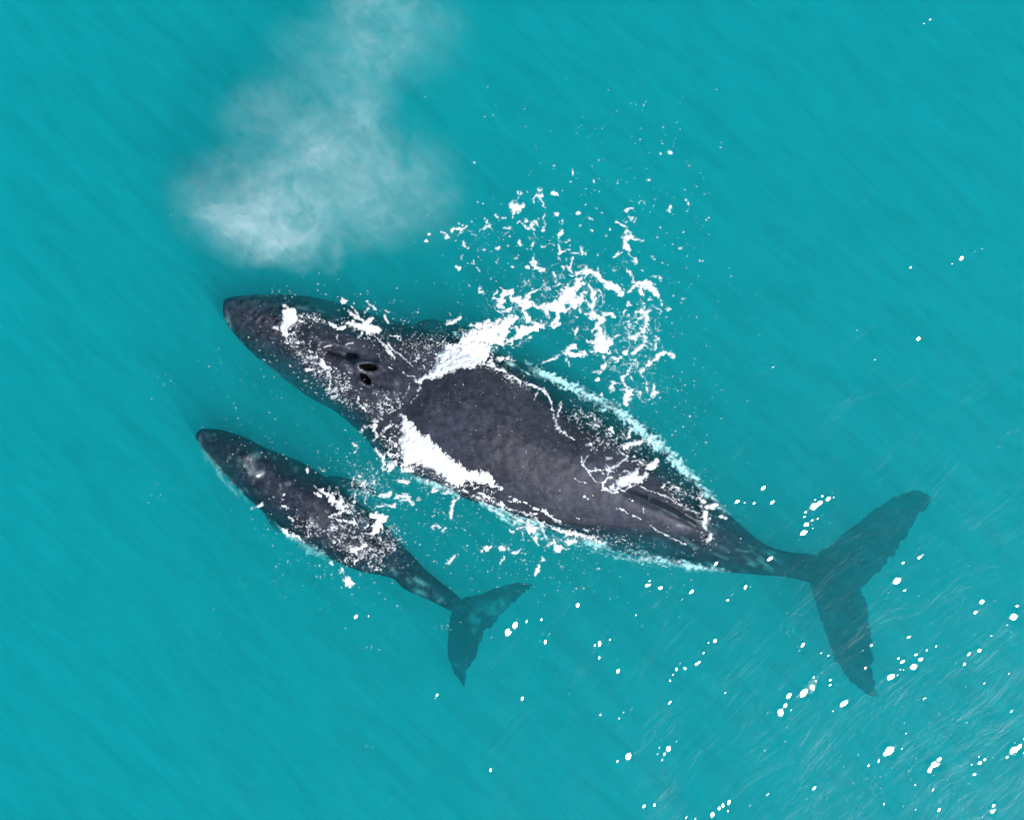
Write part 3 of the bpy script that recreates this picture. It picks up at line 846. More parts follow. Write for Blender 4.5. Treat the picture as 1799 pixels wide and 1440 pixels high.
# --- lacy patch on the upper right side of the mother
fa = Foam(700, 150, 1330, 790, 2.8, 21)
A = crop(740, 320, 250)
A(fa, [([(375,640),(420,585),(500,600),(575,545)],(10,26,24,14)), ([(480,600),(465,665)],(22,6)), ([(730,625),(750,590),(850,560),(855,485)],(9,9,14,13)), ([(850,560),(890,605)],(11,6)),
 ([(320,690)],30), ([(260,640),(290,640)],11), ([(1055,590),(1110,590),(1130,560)],15), ([(940,420),(975,435)],14), ([(1015,440),(1075,440)],(13,7)),
 ([(1140,300),(1200,330),(1265,300)],(40,55,32)), ([(1175,380),(1165,445)],(24,8)), ([(1140,255),(1170,240),(1200,210),(1240,200),(1215,250),(1150,255)],8),
 ([(1225,120),(1260,115),(1270,145),(1245,160),(1222,145),(1225,120)],11), ([(1430,240),(1435,190),(1500,160),(1550,160)],(22,13,22,13)), ([(1505,160),(1530,230),(1550,310),(1580,328)],(28,13,9,8)), ([(1505,105)],25),
 ([(1580,370),(1545,430),(1555,500),(1545,575)],8), ([(1525,620)],18), ([(1220,510),(1250,485),(1310,535),(1360,580)],(10,9,9,16)), ([(1400,520),(1405,600)],(25,10)), ([(1425,490),(1470,560)],(14,6)), ([(1405,630),(1445,720)],8), ([(1415,770),(1412,815)],18),
 ([(1675,125),(1715,130),(1715,155),(1680,150),(1675,125)],14), ([(1680,440),(1690,400),(1715,390)],(14,24,18)), ([(1440,905),(1405,1000),(1440,1075),(1530,1095),(1575,1075)],(7,36,26,27,8)), ([(1360,1070)],30),
 ([(1325,470)],22), ([(960,840),(990,820)],20), ([(1225,745),(1240,770)],17), ([(1175,945)],18), ([(520,945)],23), ([(470,1050),(475,1080)],20), ([(515,740),(535,810)],(7,17)), ([(765,870),(800,860)],13), ([(650,1030),(665,990)],10), ([(690,1070),(740,1115)],8), ([(1165,1080)],22), ([(60,740)],20), ([(105,670)],16),
 ([(1540,825),(1600,795),(1660,785)],10), ([(1630,740),(1700,705)],10), ([(750,1330),(735,1390),(790,1390)],(25,20,20)), ([(1735,500),(1795,490)],9), ([(620,605),(640,608)],10),([(640,650),(685,660)],10)], rag=0.4)
B = crop(960, 320, 250)
B(fa, [([(870,495),(950,540),(1000,580),(1025,640)],(17,10,8,22)), ([(1000,650),(1040,640),(1060,680)],18), ([(1010,700),(1100,715),(1215,735)],(40,26,18)), ([(1000,740),(1010,850),(1050,870)],(24,34,18)), ([(1050,880),(1100,960)],10), ([(1105,960),(1105,1010)],(20,32)), ([(970,900),(890,900),(850,925)],(9,22,8)),
 ([(985,1090),(1070,1135),(1070,1200),(1085,1260)],(14,25,9,16)), ([(1080,1260),(1180,1290),(1260,1290),(1330,1340),(1400,1420)],(20,40,38,36,30)), ([(1180,1340),(1190,1390)],28), ([(1100,1330),(1020,1400)],(24,12)),
 ([(330,1175),(400,1150),(490,1110),(560,1130),(620,1150),(690,1240),(770,1310),(860,1320),(950,1400)],(28,26,34,28,28,28,48,38,38)), ([(640,1130),(650,1060)],(18,6)), ([(330,1140),(285,1080),(310,1010)],(10,20,10)), ([(200,1070),(270,1070)],20), ([(530,1150),(475,1225)],(16,10)),
 ([(140,790),(160,880),(150,905)],(10,20,8)), ([(170,870),(240,850),(320,850)],9), ([(310,900),(410,900),(480,890)],(9,9,16)), ([(430,880),(435,800)],(18,7)), ([(190,620),(180,660)],28), ([(160,690),(160,730)],15), ([(130,940),(155,1000)],(16,6)), ([(255,970)],16), ([(320,975)],20),
 ([(1300,1195),(1410,1190),(1440,1220)],(6,10,20)), ([(395,390)],24), ([(535,430),(580,465)],15), ([(570,615)],24), ([(1010,350),(1075,325)],(25,12)), ([(1545,340),(1545,375)],25), ([(1170,280),(1210,235),(1240,275)],9), ([(1055,430),(1090,435),(1055,485)],11), ([(1125,460),(1115,500)],9), ([(250,740),(310,725)],(16,18)), ([(95,1160),(110,1230)],(16,20)), ([(170,1290)],20), ([(650,910)],12), ([(745,672)],13), ([(795,588)],16), ([(1685,828)],16), ([(1320,940),(1355,965)],9), ([(850,1120),(880,1075)],9)], rag=0.4)
C_ = crop(820, 460, 250)
C_(fa, [([(1420,290)],75), ([(1300,400),(1230,480)],(100,85)), ([(1100,560),(1010,580)],(78,58)), ([(1350,520),(1430,430)],(72,48)), ([(1430,430),(1520,360)],(30,10)), ([(1250,540),(1150,600)],60),
 ([(950,570),(860,560),(800,500)],(26,20,20)), ([(740,500),(700,520)],58), ([(760,440),(760,400),(860,370),(930,330),(980,270)],(35,16,13,6,6)), ([(650,480),(580,500)],(48,22)), ([(570,450),(530,385)],(28,52)), ([(480,390),(440,480),(420,540)],(45,48,32)), ([(420,460),(345,430),(340,410),(380,365)],(20,22,20,9)), ([(360,580),(430,620),(500,620),(560,590)],(15,20,30,18)), ([(430,540),(480,590)],(16,10)),
 ([(700,560),(740,660),(775,740)],(18,28,35)), ([(990,760),(995,640)],8), ([(980,610),(1040,710)],(13,7)), ([(860,740),(980,760)],9),
 ([(1540,290),(1600,370)],(20,26)), ([(1600,370),(1600,500),(1590,600),(1570,660)],(18,30,42,48)), ([(1570,660),(1650,720),(1730,750)],(46,50,34)), ([(1420,540),(1440,620)],(24,18)), ([(1650,340),(1700,450),(1690,600),(1740,690)],(10,9,8,24)), ([(1480,470),(1550,540)],12), ([(1500,590),(1550,560)],14), ([(1760,680),(1799,670)],20),
 ([(1660,760),(1640,830)],(38,34)), ([(1640,830),(1580,860),(1580,910)],(25,18,8)), ([(1690,880),(1690,1020)],(38,85)), ([(1720,950)],45), ([(1640,1100),(1740,1100)],(52,55)), ([(1530,1010),(1600,1040)],(14,22)), ([(1560,1125),(1640,1100)],(10,30)), ([(1740,780),(1740,900)],(10,20)), ([(1790,1020)],50),
 ([(1240,1140),(1300,1160),(1400,1160),(1480,1140)],(32,48,46,32)), ([(1290,1110),(1350,1050)],(35,24)), ([(1360,1050),(1390,1080)],12), ([(1250,1240)],26), ([(950,1285),(1060,1240),(1120,1210),(1210,1165)],(7,17,26,9)),
 ([(1715,1180),(1745,1270)],(20,10)), ([(1730,1320)],40), ([(1375,900),(1395,840)],16), ([(1340,680),(1385,720),(1410,700)],(6,14,6)), ([(1470,860),(1495,770),(1515,850),(1475,860)],6), ([(640,1060),(690,1040)],10), ([(750,1020),(785,1000)],16), ([(815,960),(835,940)],11), ([(1290,1250),(1300,1340)],(8,8))], rag=0.4)
D = crop(960, 510, 250)
D(fa, [([(1015,190),(1040,150),(1070,195),(1020,200)],14), ([(1000,255),(990,310)],14), ([(1030,330)],11), ([(990,395),(1040,385),(1110,395),(1180,350),(1250,300),(1310,250)],(10,17,11,20,34,17)), ([(1150,265),(1195,275)],25), ([(1200,150),(1200,230)],6), ([(1215,160),(1260,200),(1230,240)],10),
 ([(1260,330),(1250,420),(1230,490),(1170,560),(1100,600)],(28,28,36,28,34)), ([(1060,590)],22), ([(1190,570),(1260,590),(1250,640)],(16,20,28)), ([(1270,480),(1340,560)],(12,6)), ([(1250,640),(1310,690),(1330,740)],(20,11,6)), ([(990,450),(1040,530),(1060,590)],(7,9,14)),
 ([(1320,190),(1430,240),(1460,290)],(8,10,14)), ([(1500,250),(1550,230)],13), ([(1420,80),(1460,190)],9), ([(760,300),(800,310),(840,350)],(14,28,14)), ([(840,620),(880,570),(930,560),(960,605)],(14,14,10,8)), ([(800,660)],38), ([(1300,120)],22),
 ([(1080,795),(1150,740),(1210,700)],(16,30,20)), ([(1210,700),(1280,745)],8), ([(1110,830),(1150,910),(1130,1020)],(10,18,7)), ([(1590,780),(1590,830)],24), ([(1580,785),(1500,790),(1400,820)],(26,22,28)), ([(1400,830),(1340,890),(1270,940),(1210,1000),(1200,1060),(1220,1100)],(34,28,33,33,20,9)),
 ([(1030,720),(1000,790),(920,860),(860,920)],(10,21,19,19)), ([(870,770),(960,810)],10), ([(700,760),(820,775)],(30,12)), ([(810,850),(880,850)],18), ([(1410,510),(1480,540)],11), ([(1400,630)],28), ([(1380,590)],14), ([(1385,680),(1360,750)],9),
 ([(830,1130),(860,1180),(830,1240),(810,1310)],(6,22,27,8)), ([(860,1180),(930,1190)],(10,6)), ([(1060,980),(1030,1060),(950,1100),(980,1170),(1030,1250)],(16,12,22,15,14)), ([(920,1260),(1040,1270),(1110,1250),(1170,1290)],(7,17,14,27)), ([(1030,1290),(1010,1430)],(48,44)), ([(1080,1070),(1100,1140)],9),
 ([(1350,1110),(1360,1200),(1375,1270),(1310,1370)],(9,22,38,22)), ([(1270,1150),(1290,1280)],10), ([(1240,1370)],20), ([(720,960)],38), ([(660,1040)],20), ([(600,1030),(640,1020)],9), ([(650,1125)],17), ([(690,1320)],20), ([(860,1380),(880,1420)],8)], rag=0.4)
C_(fa, [([(60,800),(200,790),(300,780),(420,790)],(22,36,38,38)), ([(100,870),(300,860),(500,790),(620,700)],(40,66,76,30)), ([(200,980),(400,960),(600,930),(750,850),(880,820)],(80,82,72,62,48)), ([(880,820),(980,815),(1080,810),(1140,760),(1150,680),(1120,620)],(46,27,25,27,25,22)), ([(620,1060),(700,1020),(790,960)],(8,10,12))], rag=0.5)
# holes in the thick parts
C_(fa, [([(1400,410),(1470,340)],16), ([(600,880),(530,940)],24), ([(500,445),(545,440)],8), ([(540,490)],14), ([(1260,545)],18)], rag=0.2, sign=-1)
e = fa.env([(1010, 520, 130, 90, 0, 0.75), (1100, 600, 75, 110, 0, 0.85), (930, 430, 150, 60, 0.15, 0.42), (1110, 680, 60, 50, 0, 0.7), (900, 540, 60, 50, 0, 0.7)])
fa.hole = 0.6; fa.fray = 0.7; fa.crack = 4.0; fa.lace(e, 12, 2.5)
fa.lace(e * 0.8, 7, 1.0, seed=5)
for n, cx, cy, rx, ry, r0, r1 in ((150, 1010, 440, 120, 70, .7, 2.6), (170, 1090, 600, 80, 90, .6, 2.2), (90, 870, 420, 70, 50, .7, 2.6), (70, 1140, 330, 70, 90, .6, 2.2), (60, 1180, 480, 50, 90, .6, 2.0),
                              (50, 850, 500, 60, 30, .6, 1.8), (40, 1000, 230, 150, 60, .5, 1.6), (50, 1170, 720, 40, 70, .6, 2.0), (40, 920, 640, 60, 25, .6, 1.6)):
    fa.scatter(n, cx, cy, rx, ry, 0, r0, r1, seed=n + int(cx))
for x, y, r, el, a in ((1006, 303, 3.4, 1.9, 1.5), (1177, 268, 4.5, 1.2, 0.3), (1160, 270, 2.6, 1, 0), (1060, 280, 2.8, 1, 0), (1043, 318, 2.8, 1.5, 1.4), (1139, 316, 3.2, 1.4, 0.2), (1209, 358, 3, 1.5, 1.5), (1003, 320, 2.4, 1, 0)):
    fa.dot(x, y, r, el, a)
fa.build('sea_foam', MAT_FOAM, 'lacy white foam spread on open water off the upper flank of the large whale', thick=0.03)

# --- thick white wash over both shoulders of the mother
fb = Foam(600, 530, 1010, 980, 2.6, 43)
K2 = crop(680, 540, 500)
kx = lambda pts, x0, y0, w: [(x0 + a * w / 1799.0, y0 + b * w / 1799.0) for a, b in pts]
fb.poly(kx([(170,455),(260,400),(330,330),(420,270),(500,210),(600,200),(640,300),(645,350),(560,385),(470,390),(400,420),(330,450),(250,462),(205,488)], 680, 540, 500), rag=5)
K2(fb, [([(600,300),(560,200),(620,150),(720,110)],(50,50,40,30)), ([(500,220),(540,180)],40), ([(370,110),(430,80),(470,65)],(10,14,8)), ([(350,320),(420,260)],40),
 ([(640,350),(780,430),(900,490),(990,525),(1030,590),(1060,680),(1080,760),(1170,830),(1290,870)],(14,9,9,13,6,8,12,6,5)), ([(1080,760),(1130,790)],7), ([(920,590),(950,540)],5), ([(1085,690),(1100,590)],6), ([(700,320),(800,330)],10), ([(150,470),(70,650)],4), ([(210,500),(180,570),(150,610)],(8,5,5))], rag=0.45)
E = crop(620, 690, 300)
fb.poly(kx([(470,195),(520,210),(590,270),(640,330),(690,375),(730,420),(800,440),(850,520),(920,570),(1000,640),(1080,710),(1160,740),(1210,790),(1280,800),(1420,800),(1470,880),(1520,950),(1600,1060),(1480,1010),(1380,980),(1280,930),(1190,960),(1110,1000),(1030,980),(960,910),(880,850),(790,790),(700,760),(620,740),(540,790),(490,750),(500,640),(470,560),(480,440),(500,360),(480,280)], 620, 690, 300), rag=5)
E(fb, [([(470,340),(400,330),(340,370),(310,430),(350,500),(430,550),(500,530)],(14,12,16,14,16,22,20)), ([(210,520),(250,440),(220,340),(250,250),(320,285)],(13,13,20,13,8)), ([(90,400),(130,360),(210,345)],14), ([(440,190),(380,220)],10), ([(50,60),(60,120),(140,170)],13), ([(330,100),(400,150),(450,190)],(10,14,14)),
 ([(240,590),(310,680),(320,800)],(16,25,25)), ([(310,680),(380,640),(470,640)],20), ([(380,790),(430,740)],(34,20)), ([(540,800),(600,800)],34), ([(480,920),(560,940),(620,910)],(14,16,13)), ([(780,940)],18), ([(110,960)],24), ([(300,1070),(350,1075),(400,1040)],(10,27,8)), ([(470,1090),(560,1090),(600,1140),(640,1185)],(18,15,13,8)), ([(530,1050),(600,1110),(540,1135)],9), ([(690,1125)],14), ([(240,1210),(320,1170),(440,1180)],(13,13,14)),
 ([(860,1020)],36), ([(790,1075),(830,1050)],10), ([(900,1010),(960,1045),(1030,1065)],12), ([(1180,980),(1140,1050),(1110,1110),(1050,1140),(1040,1220),(1040,1300)],(12,12,13,13,13,16)), ([(830,1420),(870,1400),(920,1420)],9), ([(1640,1080),(1720,1120),(1799,1150)],(8,14,8)), ([(0,540),(60,580),(20,620)],9)], rag=0.45)
e = fb.env([(760, 620, 45, 35, -0.5, 1.0), (720, 800, 55, 30, 0.5, 1.0), (790, 842, 50, 22, 0.5, 1.05), (850, 865, 40, 18, 0.5, 0.95), (665, 715, 35, 22, 0, 0.8), (690, 790, 30, 40, 0, 0.9), (650, 850, 45, 45, 0, 0.62), (730, 610, 40, 36, 0, 0.5), (840, 590, 40, 16, 0.3, 0.8), (850, 640, 45, 12, 0.45, 0.7), (900, 668, 50, 14, 0.5, 0.7)])
fb.hole = 0.8; fb.crack = 5.0; fb.froth(e, 3.4, 0.22); fb.froth(e, 2.4, 0.3, seed=9)
fb.lace(e, 6, 0.9, seed=3)
for n, cx, cy, rx, ry, a in ((90, 650, 840, 40, 45, 0), (70, 720, 860, 60, 30, 0.4), (60, 800, 900, 50, 30, 0.5), (60, 720, 590, 40, 25, 0), (60, 790, 600, 50, 25, 0)):
    fb.scatter(n, cx, cy, rx, ry, a, 0.6, 1.9, seed=n + cx)
# drops beading in rows on the dry back, their sun sparkle painted white
r = np.random.default_rng(55)
def row(fo, x0, y0, x1, y1, n, rad):
    for t in np.linspace(0, 1, n):
        if r.uniform() < 0.3: continue
        fo.dot(x0 + (x1 - x0) * t + r.normal(0, 0.8), y0 + (y1 - y0) * t + r.normal(0, 0.8), rad * r.uniform(0.6, 1.3), 1.25, 1.9)
for a in ((802, 671, 777, 707, 12, .85), (777, 707, 760, 760, 14, .8), (925, 788, 913, 845, 14, .9), (848, 650, 838, 690, 8, .8), (846, 668, 840, 720, 7, .7)): row(fb, *a)
for k in range(150):
    u, v = r.uniform(0, 1), r.uniform(-1, 1)
    fb.dot(740 + 240 * u + r.normal(0, 12) - 25 * v, 705 + 110 * u + 60 * v + r.normal(0, 8), r.uniform(0.45, 0.95), 1.3, r.uniform(0, 3))
fb.build('sea_foam', MAT_FOAM, 'thick white wash of foam curling round the shoulders of the large whale', thick=0.06)

# --- broken water over the mother's head; white specks also paint its sun sparkle
fh = Foam(375, 490, 745, 770, 1.8, 65)
Fc = crop(480, 500, 250)
fh.poly(kx([(110,310),(200,275),(290,310),(325,400),(325,490),(230,530),(180,570),(130,600),(85,590),(105,470),(112,380)], 480, 500, 250), rag=4)
Fc(fh, [([(0,560),(45,552)],(14,24)), ([(150,600),(170,680)],(40,18)), ([(130,270),(190,290)],18), ([(700,490),(820,540),(900,540)],(14,24,22)), ([(940,470),(1010,490),(1100,520),(1200,560),(1300,570),(1370,570)],(22,36,52,66,45,14)), ([(1190,480),(1250,430)],(36,16)), ([(940,340),(1040,390),(1120,440)],(10,24,14)), ([(990,270),(1060,350)],15), ([(860,170),(890,210),(940,200)],(12,26,10)), ([(1190,210),(1240,280),(1290,320)],13), ([(1170,360),(1200,300)],10), ([(1400,400),(1450,490)],10), ([(1410,330),(1460,340)],10),
 ([(1270,640),(1310,670),(1400,760),(1470,840),(1530,930)],(14,8,15,21,12)), ([(1440,740),(1530,830),(1620,910),(1760,1030)],(9,13,10,9)), ([(1630,1100),(1700,1140),(1790,1165)],6), ([(1480,640),(1600,650),(1600,700)],10), ([(1060,670),(1110,640)],9), ([(810,640),(815,680)],8), ([(650,780),(740,780)],10), ([(930,760),(1000,740)],9), ([(1450,1050),(1500,1070)],7), ([(1020,1035),(1080,1045)],6), ([(1080,1090),(1170,1120),(1220,1170),(1255,1270)],4), ([(1070,1065),(1130,1085)],4),
 ([(600,950),(640,1040),(700,1040)],(22,34,16)), ([(490,890),(550,930)],14), ([(420,1070),(500,1060)],18), ([(430,830),(470,850)],10), ([(690,1090),(740,1150),(730,1230),(690,1330)],7), ([(440,1210),(380,1200)],8), ([(220,1030)],12)], rag=0.45)
e = fh.env([(545, 622, 55, 26, 0.75, 1.0), (585, 660, 48, 30, 0.7, 1.0), (540, 560, 45, 12, 0.1, 1.0), (515, 590, 18, 30, 0, 1.0), (590, 690, 50, 18, 0.6, 0.78), (640, 580, 60, 16, 0.3, 0.6), (690, 700, 30, 16, 0.5, 0.8), (660, 600, 40, 14, 0.5, 0.55)])
fh.froth(e, 2.5, 0.24)
fh.froth(e, 4.2, 0.5, seed=4)
for n, cx, cy, rx, ry, a in ((130, 560, 640, 45, 28, 0.6), (50, 620, 600, 40, 14, 0.2), (80, 640, 545, 55, 18, 0.3), (50, 690, 580, 25, 25, 0), (25, 500, 515, 14, 6, 0), (40, 610, 690, 40, 16, 0.6), (40, 480, 600, 30, 20, 0.6), (40, 660, 680, 20, 14, 0.3)):
    fh.scatter(n, cx, cy, rx, ry, a, 0.5, 1.6, seed=n + cx)
fh.build('sea_foam', MAT_FOAM, 'broken foam and painted sun sparkle washing over the head and blowholes of the large whale', thick=0.035)

# --- foam, drops and painted water glints over the mother's rear back and tail stock
fg = Foam(930, 640, 1330, 1040, 1.6, 87)
Gc = crop(980, 740, 300)
Gc(fg, [([(250,370),(260,450),(340,550),(400,640),(470,655)],(6,7,9,7,7)), ([(320,370),(265,440)],6), ([(475,690),(480,650),(520,605),(570,590)],(13,13,10,10)), ([(480,700),(560,750),(640,750),(740,700),(850,670)],(13,15,14,9,9)), ([(620,690),(700,620),(800,570)],(36,44,54)), ([(850,620),(930,560)],(30,22)), ([(560,700),(620,730)],18), ([(960,480),(1030,430)],(34,34)), ([(330,520),(540,500),(640,460),(700,400)],(9,8,12,14)), ([(700,290),(760,240),(880,210)],(22,22,20)), ([(770,80),(730,180)],14), ([(720,360),(710,400)],10),
 ([(850,670),(930,710),(1080,770),(1250,850),(1380,930),(1480,970)],(5,6,9,8,8,8)), ([(1550,980),(1540,1090)],30), ([(1560,900),(1690,880)],18), ([(1500,800),(1540,850)],18), ([(1610,1190),(1570,1260)],18), ([(620,915),(690,935),(740,970)],(7,9,7)), ([(790,990),(880,1040)],8), ([(970,1095),(1150,1200),(1350,1295)],(6,6,5)), ([(895,880),(905,970)],4), ([(275,790),(330,820)],8), ([(175,600),(290,650)],5), ([(295,245),(340,240)],(8,16)), ([(340,290),(380,270)],6), ([(460,730),(500,710)],4),
 ([(560,80),(600,130)],(20,8)), ([(400,30),(420,45)],14), ([(520,390),(550,395)],16), ([(1100,680),(1115,670)],18), ([(1720,990),(1760,1010)],16), ([(200,1020),(240,1030)],6), ([(1120,970)],9), ([(785,825)],11), ([(755,805)],7), ([(965,810)],8)], rag=0.5)
e = fg.env([(1105, 838, 34, 22, -0.5, 1.05), (1125, 812, 24, 18, -0.5, 1.0), (1060, 825, 30, 14, 0, 0.85), (1080, 780, 70, 36, 0.5, 0.8), (1150, 780, 30, 20, 0.7, 0.85), (1238, 900, 18, 26, 0, 0.95), (1240, 940, 14, 16, 0, 0.9), (1060, 945, 100, 18, 0.15, 0.7), (1190, 860, 45, 34, 0.6, 0.74), (1030, 735, 50, 28, 0.5, 0.78), (1230, 870, 18, 20, 0, .8)])
fg.froth(e, 2.6, 0.38)
fg.froth(e * 0.9, 3.6, 0.5, seed=4, stretch=(2.0, 0.8, 0.35))
for n, cx, cy, rx, ry, a in ((90, 1050, 760, 55, 25, 0.5), (60, 1110, 800, 40, 25, 0.5), (60, 1210, 880, 30, 30, 0.5), (50, 1080, 945, 90, 14, 0.15), (50, 1220, 960, 40, 18, 0), (40, 1000, 870, 50, 22, 0.4), (40, 1200, 760, 40, 60, 0)):
    fg.scatter(n, cx, cy, rx, ry, a, 0.5, 1.5, seed=n + cx)
for a in ((1010, 787, 992, 818, 8, .8), (975, 790, 960, 830, 6, .6), (925, 850, 918, 865, 5, .7)): row(fg, *a)
fg.build('sea_foam', MAT_FOAM, 'thin rims and flecks of foam and painted water glints on the rear back around the dorsal fin', thick=0.02)

# --- foam beside the lower flank, between the mother and her calf
fl = Foam(690, 850, 1260, 1100, 2.8, 109); fl.crack = 3.5; fl.hole = 0.8
Hc = crop(760, 840, 350)
Hc(fl, [([(1010,630),(1060,590),(1090,580),(1120,630),(1230,630)],(12,22,22,26,9)), ([(1190,560),(1250,570),(1300,570)],(14,30,16)), ([(870,440),(900,460)],30), ([(980,430),(1010,500),(1030,550)],(17,13,5)), ([(770,460),(850,440)],8), ([(600,230),(630,245)],20), ([(900,520),(940,560),(965,610)],(12,10,6)), ([(690,470),(720,490)],13), ([(1060,340),(1085,370)],(10,14)), ([(880,320),(940,325)],12), ([(620,350)],14), ([(740,390)],14), ([(800,480),(820,560)],5), ([(1110,390),(1150,405)],12),
 ([(0,460),(20,435),(60,440),(75,470)],8), ([(80,480),(110,460),(125,430)],(12,12,6)), ([(170,360),(165,300),(180,220)],(8,10,8)), ([(300,110),(420,180),(520,270),(620,330)],(14,9,7,5)), ([(420,130),(560,220),(700,280),(860,330),(1000,390)],(14,12,9,7,6)), ([(700,200),(850,230),(1000,290),(1090,350)],(12,10,12,7)), ([(1100,460),(1250,500),(1420,540),(1560,580)],(14,18,16,10)), ([(860,370),(1000,400),(1120,480)],6), ([(700,330),(820,380),(860,410)],7)], rag=0.5)
# small sparkling chips of froth in clusters
Hc(fl, [([(140,760),(165,720),(200,690)],(13,16,8)), ([(450,650),(480,630),(520,605)],(16,20,10)), ([(605,640),(625,625)],18), ([(670,620)],12), ([(650,690),(640,730),(600,775)],(12,10,8)), ([(535,800),(540,820)],7), ([(955,800),(925,855)],(17,15)), ([(1000,725)],14), ([(720,670),(800,650)],9), ([(1165,800)],14), ([(1490,815)],10)], rag=0.6)
e = fl.env([(870, 885, 50, 12, 0.55, 0.9), (930, 925, 70, 16, 0.45, 0.95), (1010, 955, 60, 13, 0.3, 0.95), (1110, 978, 80, 11, 0.22, 0.9), (1180, 988, 60, 10, 0.15, 0.8)])
fl.froth(e, 3.0, 0.42, stretch=(2.6, 0.8, 0.42))
fl.lace(e, 6, 0.8, seed=7, stretch=(2.4, 0.9, 0.42))
for n, cx, cy, rx, ry, a in ((80, 900, 950, 60, 35, 0.3), (60, 860, 990, 60, 40, 0), (60, 960, 1000, 60, 30, 0), (40, 780, 940, 30, 30, 0), (30, 1100, 1010, 80, 20, 0), (20, 780, 890, 30, 20, 0)):
    fl.scatter(n, cx, cy, rx, ry, a, 0.6, 1.8, seed=n + cx)
fl.build('sea_foam', MAT_FOAM, 'streaky foam strung along the lower flank of the large whale above its calf', thick=0.025)

# --- foam over the calf
fc = Foam(320, 740, 860, 1140, 2.6, 131); fc.crack = 3.5; fc.hole = 0.8
Ic = crop(420, 820, 300)
Ic(fc, [([(810,210),(880,250),(960,300),(1010,370),(1090,410)],(10,20,33,42,32)), ([(830,270),(850,290)],20), ([(980,510),(1060,480)],(22,14)), ([(1020,420),(1150,470),(1180,490)],(24,13,8)), ([(1020,220),(1025,310),(1060,310),(1040,220)],9), ([(950,200),(945,240)],7), ([(1220,280),(1235,330),(1190,400),(1190,440)],(12,14,13,12)),
 ([(1420,520),(1500,530),(1460,630),(1410,690),(1300,700)],(44,42,48,24,10)), ([(1520,560)],25), ([(1310,620),(1360,600)],8), ([(960,520),(1050,560),(1200,580),(1270,620)],(13,13,24,13)), ([(1190,880),(1230,880),(1330,810)],(24,28,22)), ([(1230,990)],24), ([(1120,980),(1230,920)],7), ([(1330,870),(1300,960)],10),
 ([(460,650),(520,700),(620,740),(680,790)],(13,20,13,15)), ([(550,600),(640,630)],6), ([(700,640),(850,635)],5), ([(540,530),(560,550)],15), ([(450,430),(520,430)],12), ([(200,90),(240,80)],18), ([(200,420),(230,400)],18), ([(135,440)],15), ([(455,330)],14), ([(470,275)],12), ([(715,40)],17), ([(1130,1190),(1165,1230)],30), ([(1085,1080),(1075,1115)],16), ([(1300,185),(1320,160)],18), ([(960,1000),(990,1020)],14), ([(720,660),(740,720),(690,750)],8), ([(600,465)],10),
 ([(1490,300),(1560,295),(1600,250)],(14,23,8)), ([(1650,310),(1770,300)],16), ([(1720,340),(1770,350)],12), ([(1430,440),(1500,395),(1640,400)],(9,10,14)), ([(850,10),(880,40),(910,40)],8), ([(1200,110),(1180,180)],7), ([(1260,100)],14), ([(1330,310),(1330,390)],7), ([(590,600),(660,630)],5)], rag=0.5)
e = fc.env([(600, 935, 34, 34, 0, 0.98), (640, 915, 34, 24, 0, 0.9), (660, 990, 14, 20, 0, 0.9), (640, 960, 55, 44, 0.5, 1.0), (610, 890, 30, 18, 0.6, 0.8), (545, 925, 45, 24, 0.5, 0.72), (680, 950, 30, 34, 0.7, 0.92), (640, 850, 40, 24, 0, 0.45), (600, 985, 30, 14, 0.4, 0.6)])
fc.froth(e, 2.8, 0.28); fc.froth(e, 4.5, 0.5, seed=8)
fc.lace(e, 5.5, 0.9, seed=3)
for n, cx, cy, rx, ry, a in ((110, 640, 950, 50, 40, 0.6), (50, 500, 850, 60, 30, 0.7), (50, 660, 860, 50, 25, 0.3), (40, 420, 800, 40, 20, 0.7), (50, 590, 1010, 50, 14, 0.4), (16, 500, 1000, 14, 16, 0), (40, 590, 800, 45, 20, 0), (20, 480, 920, 30, 14, 0.6), (40, 700, 980, 25, 30, 0.5), (24, 460, 770, 40, 14, 0.5)):
    fc.scatter(n, cx, cy, rx, ry, a, 0.5, 1.6, seed=n + cx)
fc.build('sea_foam', MAT_FOAM, 'flecked foam washing over the back of the small calf', thick=0.025)

# --- clouds of fine bubbles just under the surface along the mother's flanks
def bubbles(label, pts, wid, sink, seed, ang, box, amt=1.0):
    fo = Foam(*box, 1.5, seed)
    fo.stroke(pts, wid, rag=0.55)
    ca, sa = math.cos(ang), math.sin(ang)
    u = (fo.X * ca + fo.Y * sa) / 22; v = (-fo.X * sa + fo.Y * ca) / 3.0
    cov = np.clip(0.52 + 0.40 * fbm(u, v, seed + 11, 3) + 0.85 * fbm(u * 0.6, v * 0.2, seed + 21, 3), 0.0, 1.0)
    wmax = max(wid)
    cov *= amt * smooth01(fo.f / (0.75 * wmax))
    return fo.build('bubble_cloud', MAT_BUBBLE, label, sink=sink, soft=0.5, lo=1.0, hi=1.0, holes=False, maxcov=cov)
bubbles('pale turquoise bubble streak under the surface along the upper flank of the large whale',
        [(800, 586), (820, 595), (840, 606), (880, 628), (930, 648), (980, 668), (1040, 698), (1085, 722), (1120, 748), (1150, 776), (1180, 802), (1212, 836), (1245, 868), (1290, 912)],
        [4, 7, 8, 9, 9, 9, 10, 9, 9, 11, 10, 10, 8, 3], 0.10, 301, 0.55, (700, 530, 1320, 960))
bubbles('pale turquoise bubble streak under the surface along the lower flank of the large whale',
        [(700, 830), (760, 850), (830, 868), (880, 890), (940, 922), (1000, 947), (1060, 962), (1120, 978), (1180, 990), (1240, 999), (1290, 1003)],
        [4, 8, 11, 14, 15, 13, 11, 10, 10, 7, 2], 0.11, 331, 0.33, (660, 790, 1500, 1050))

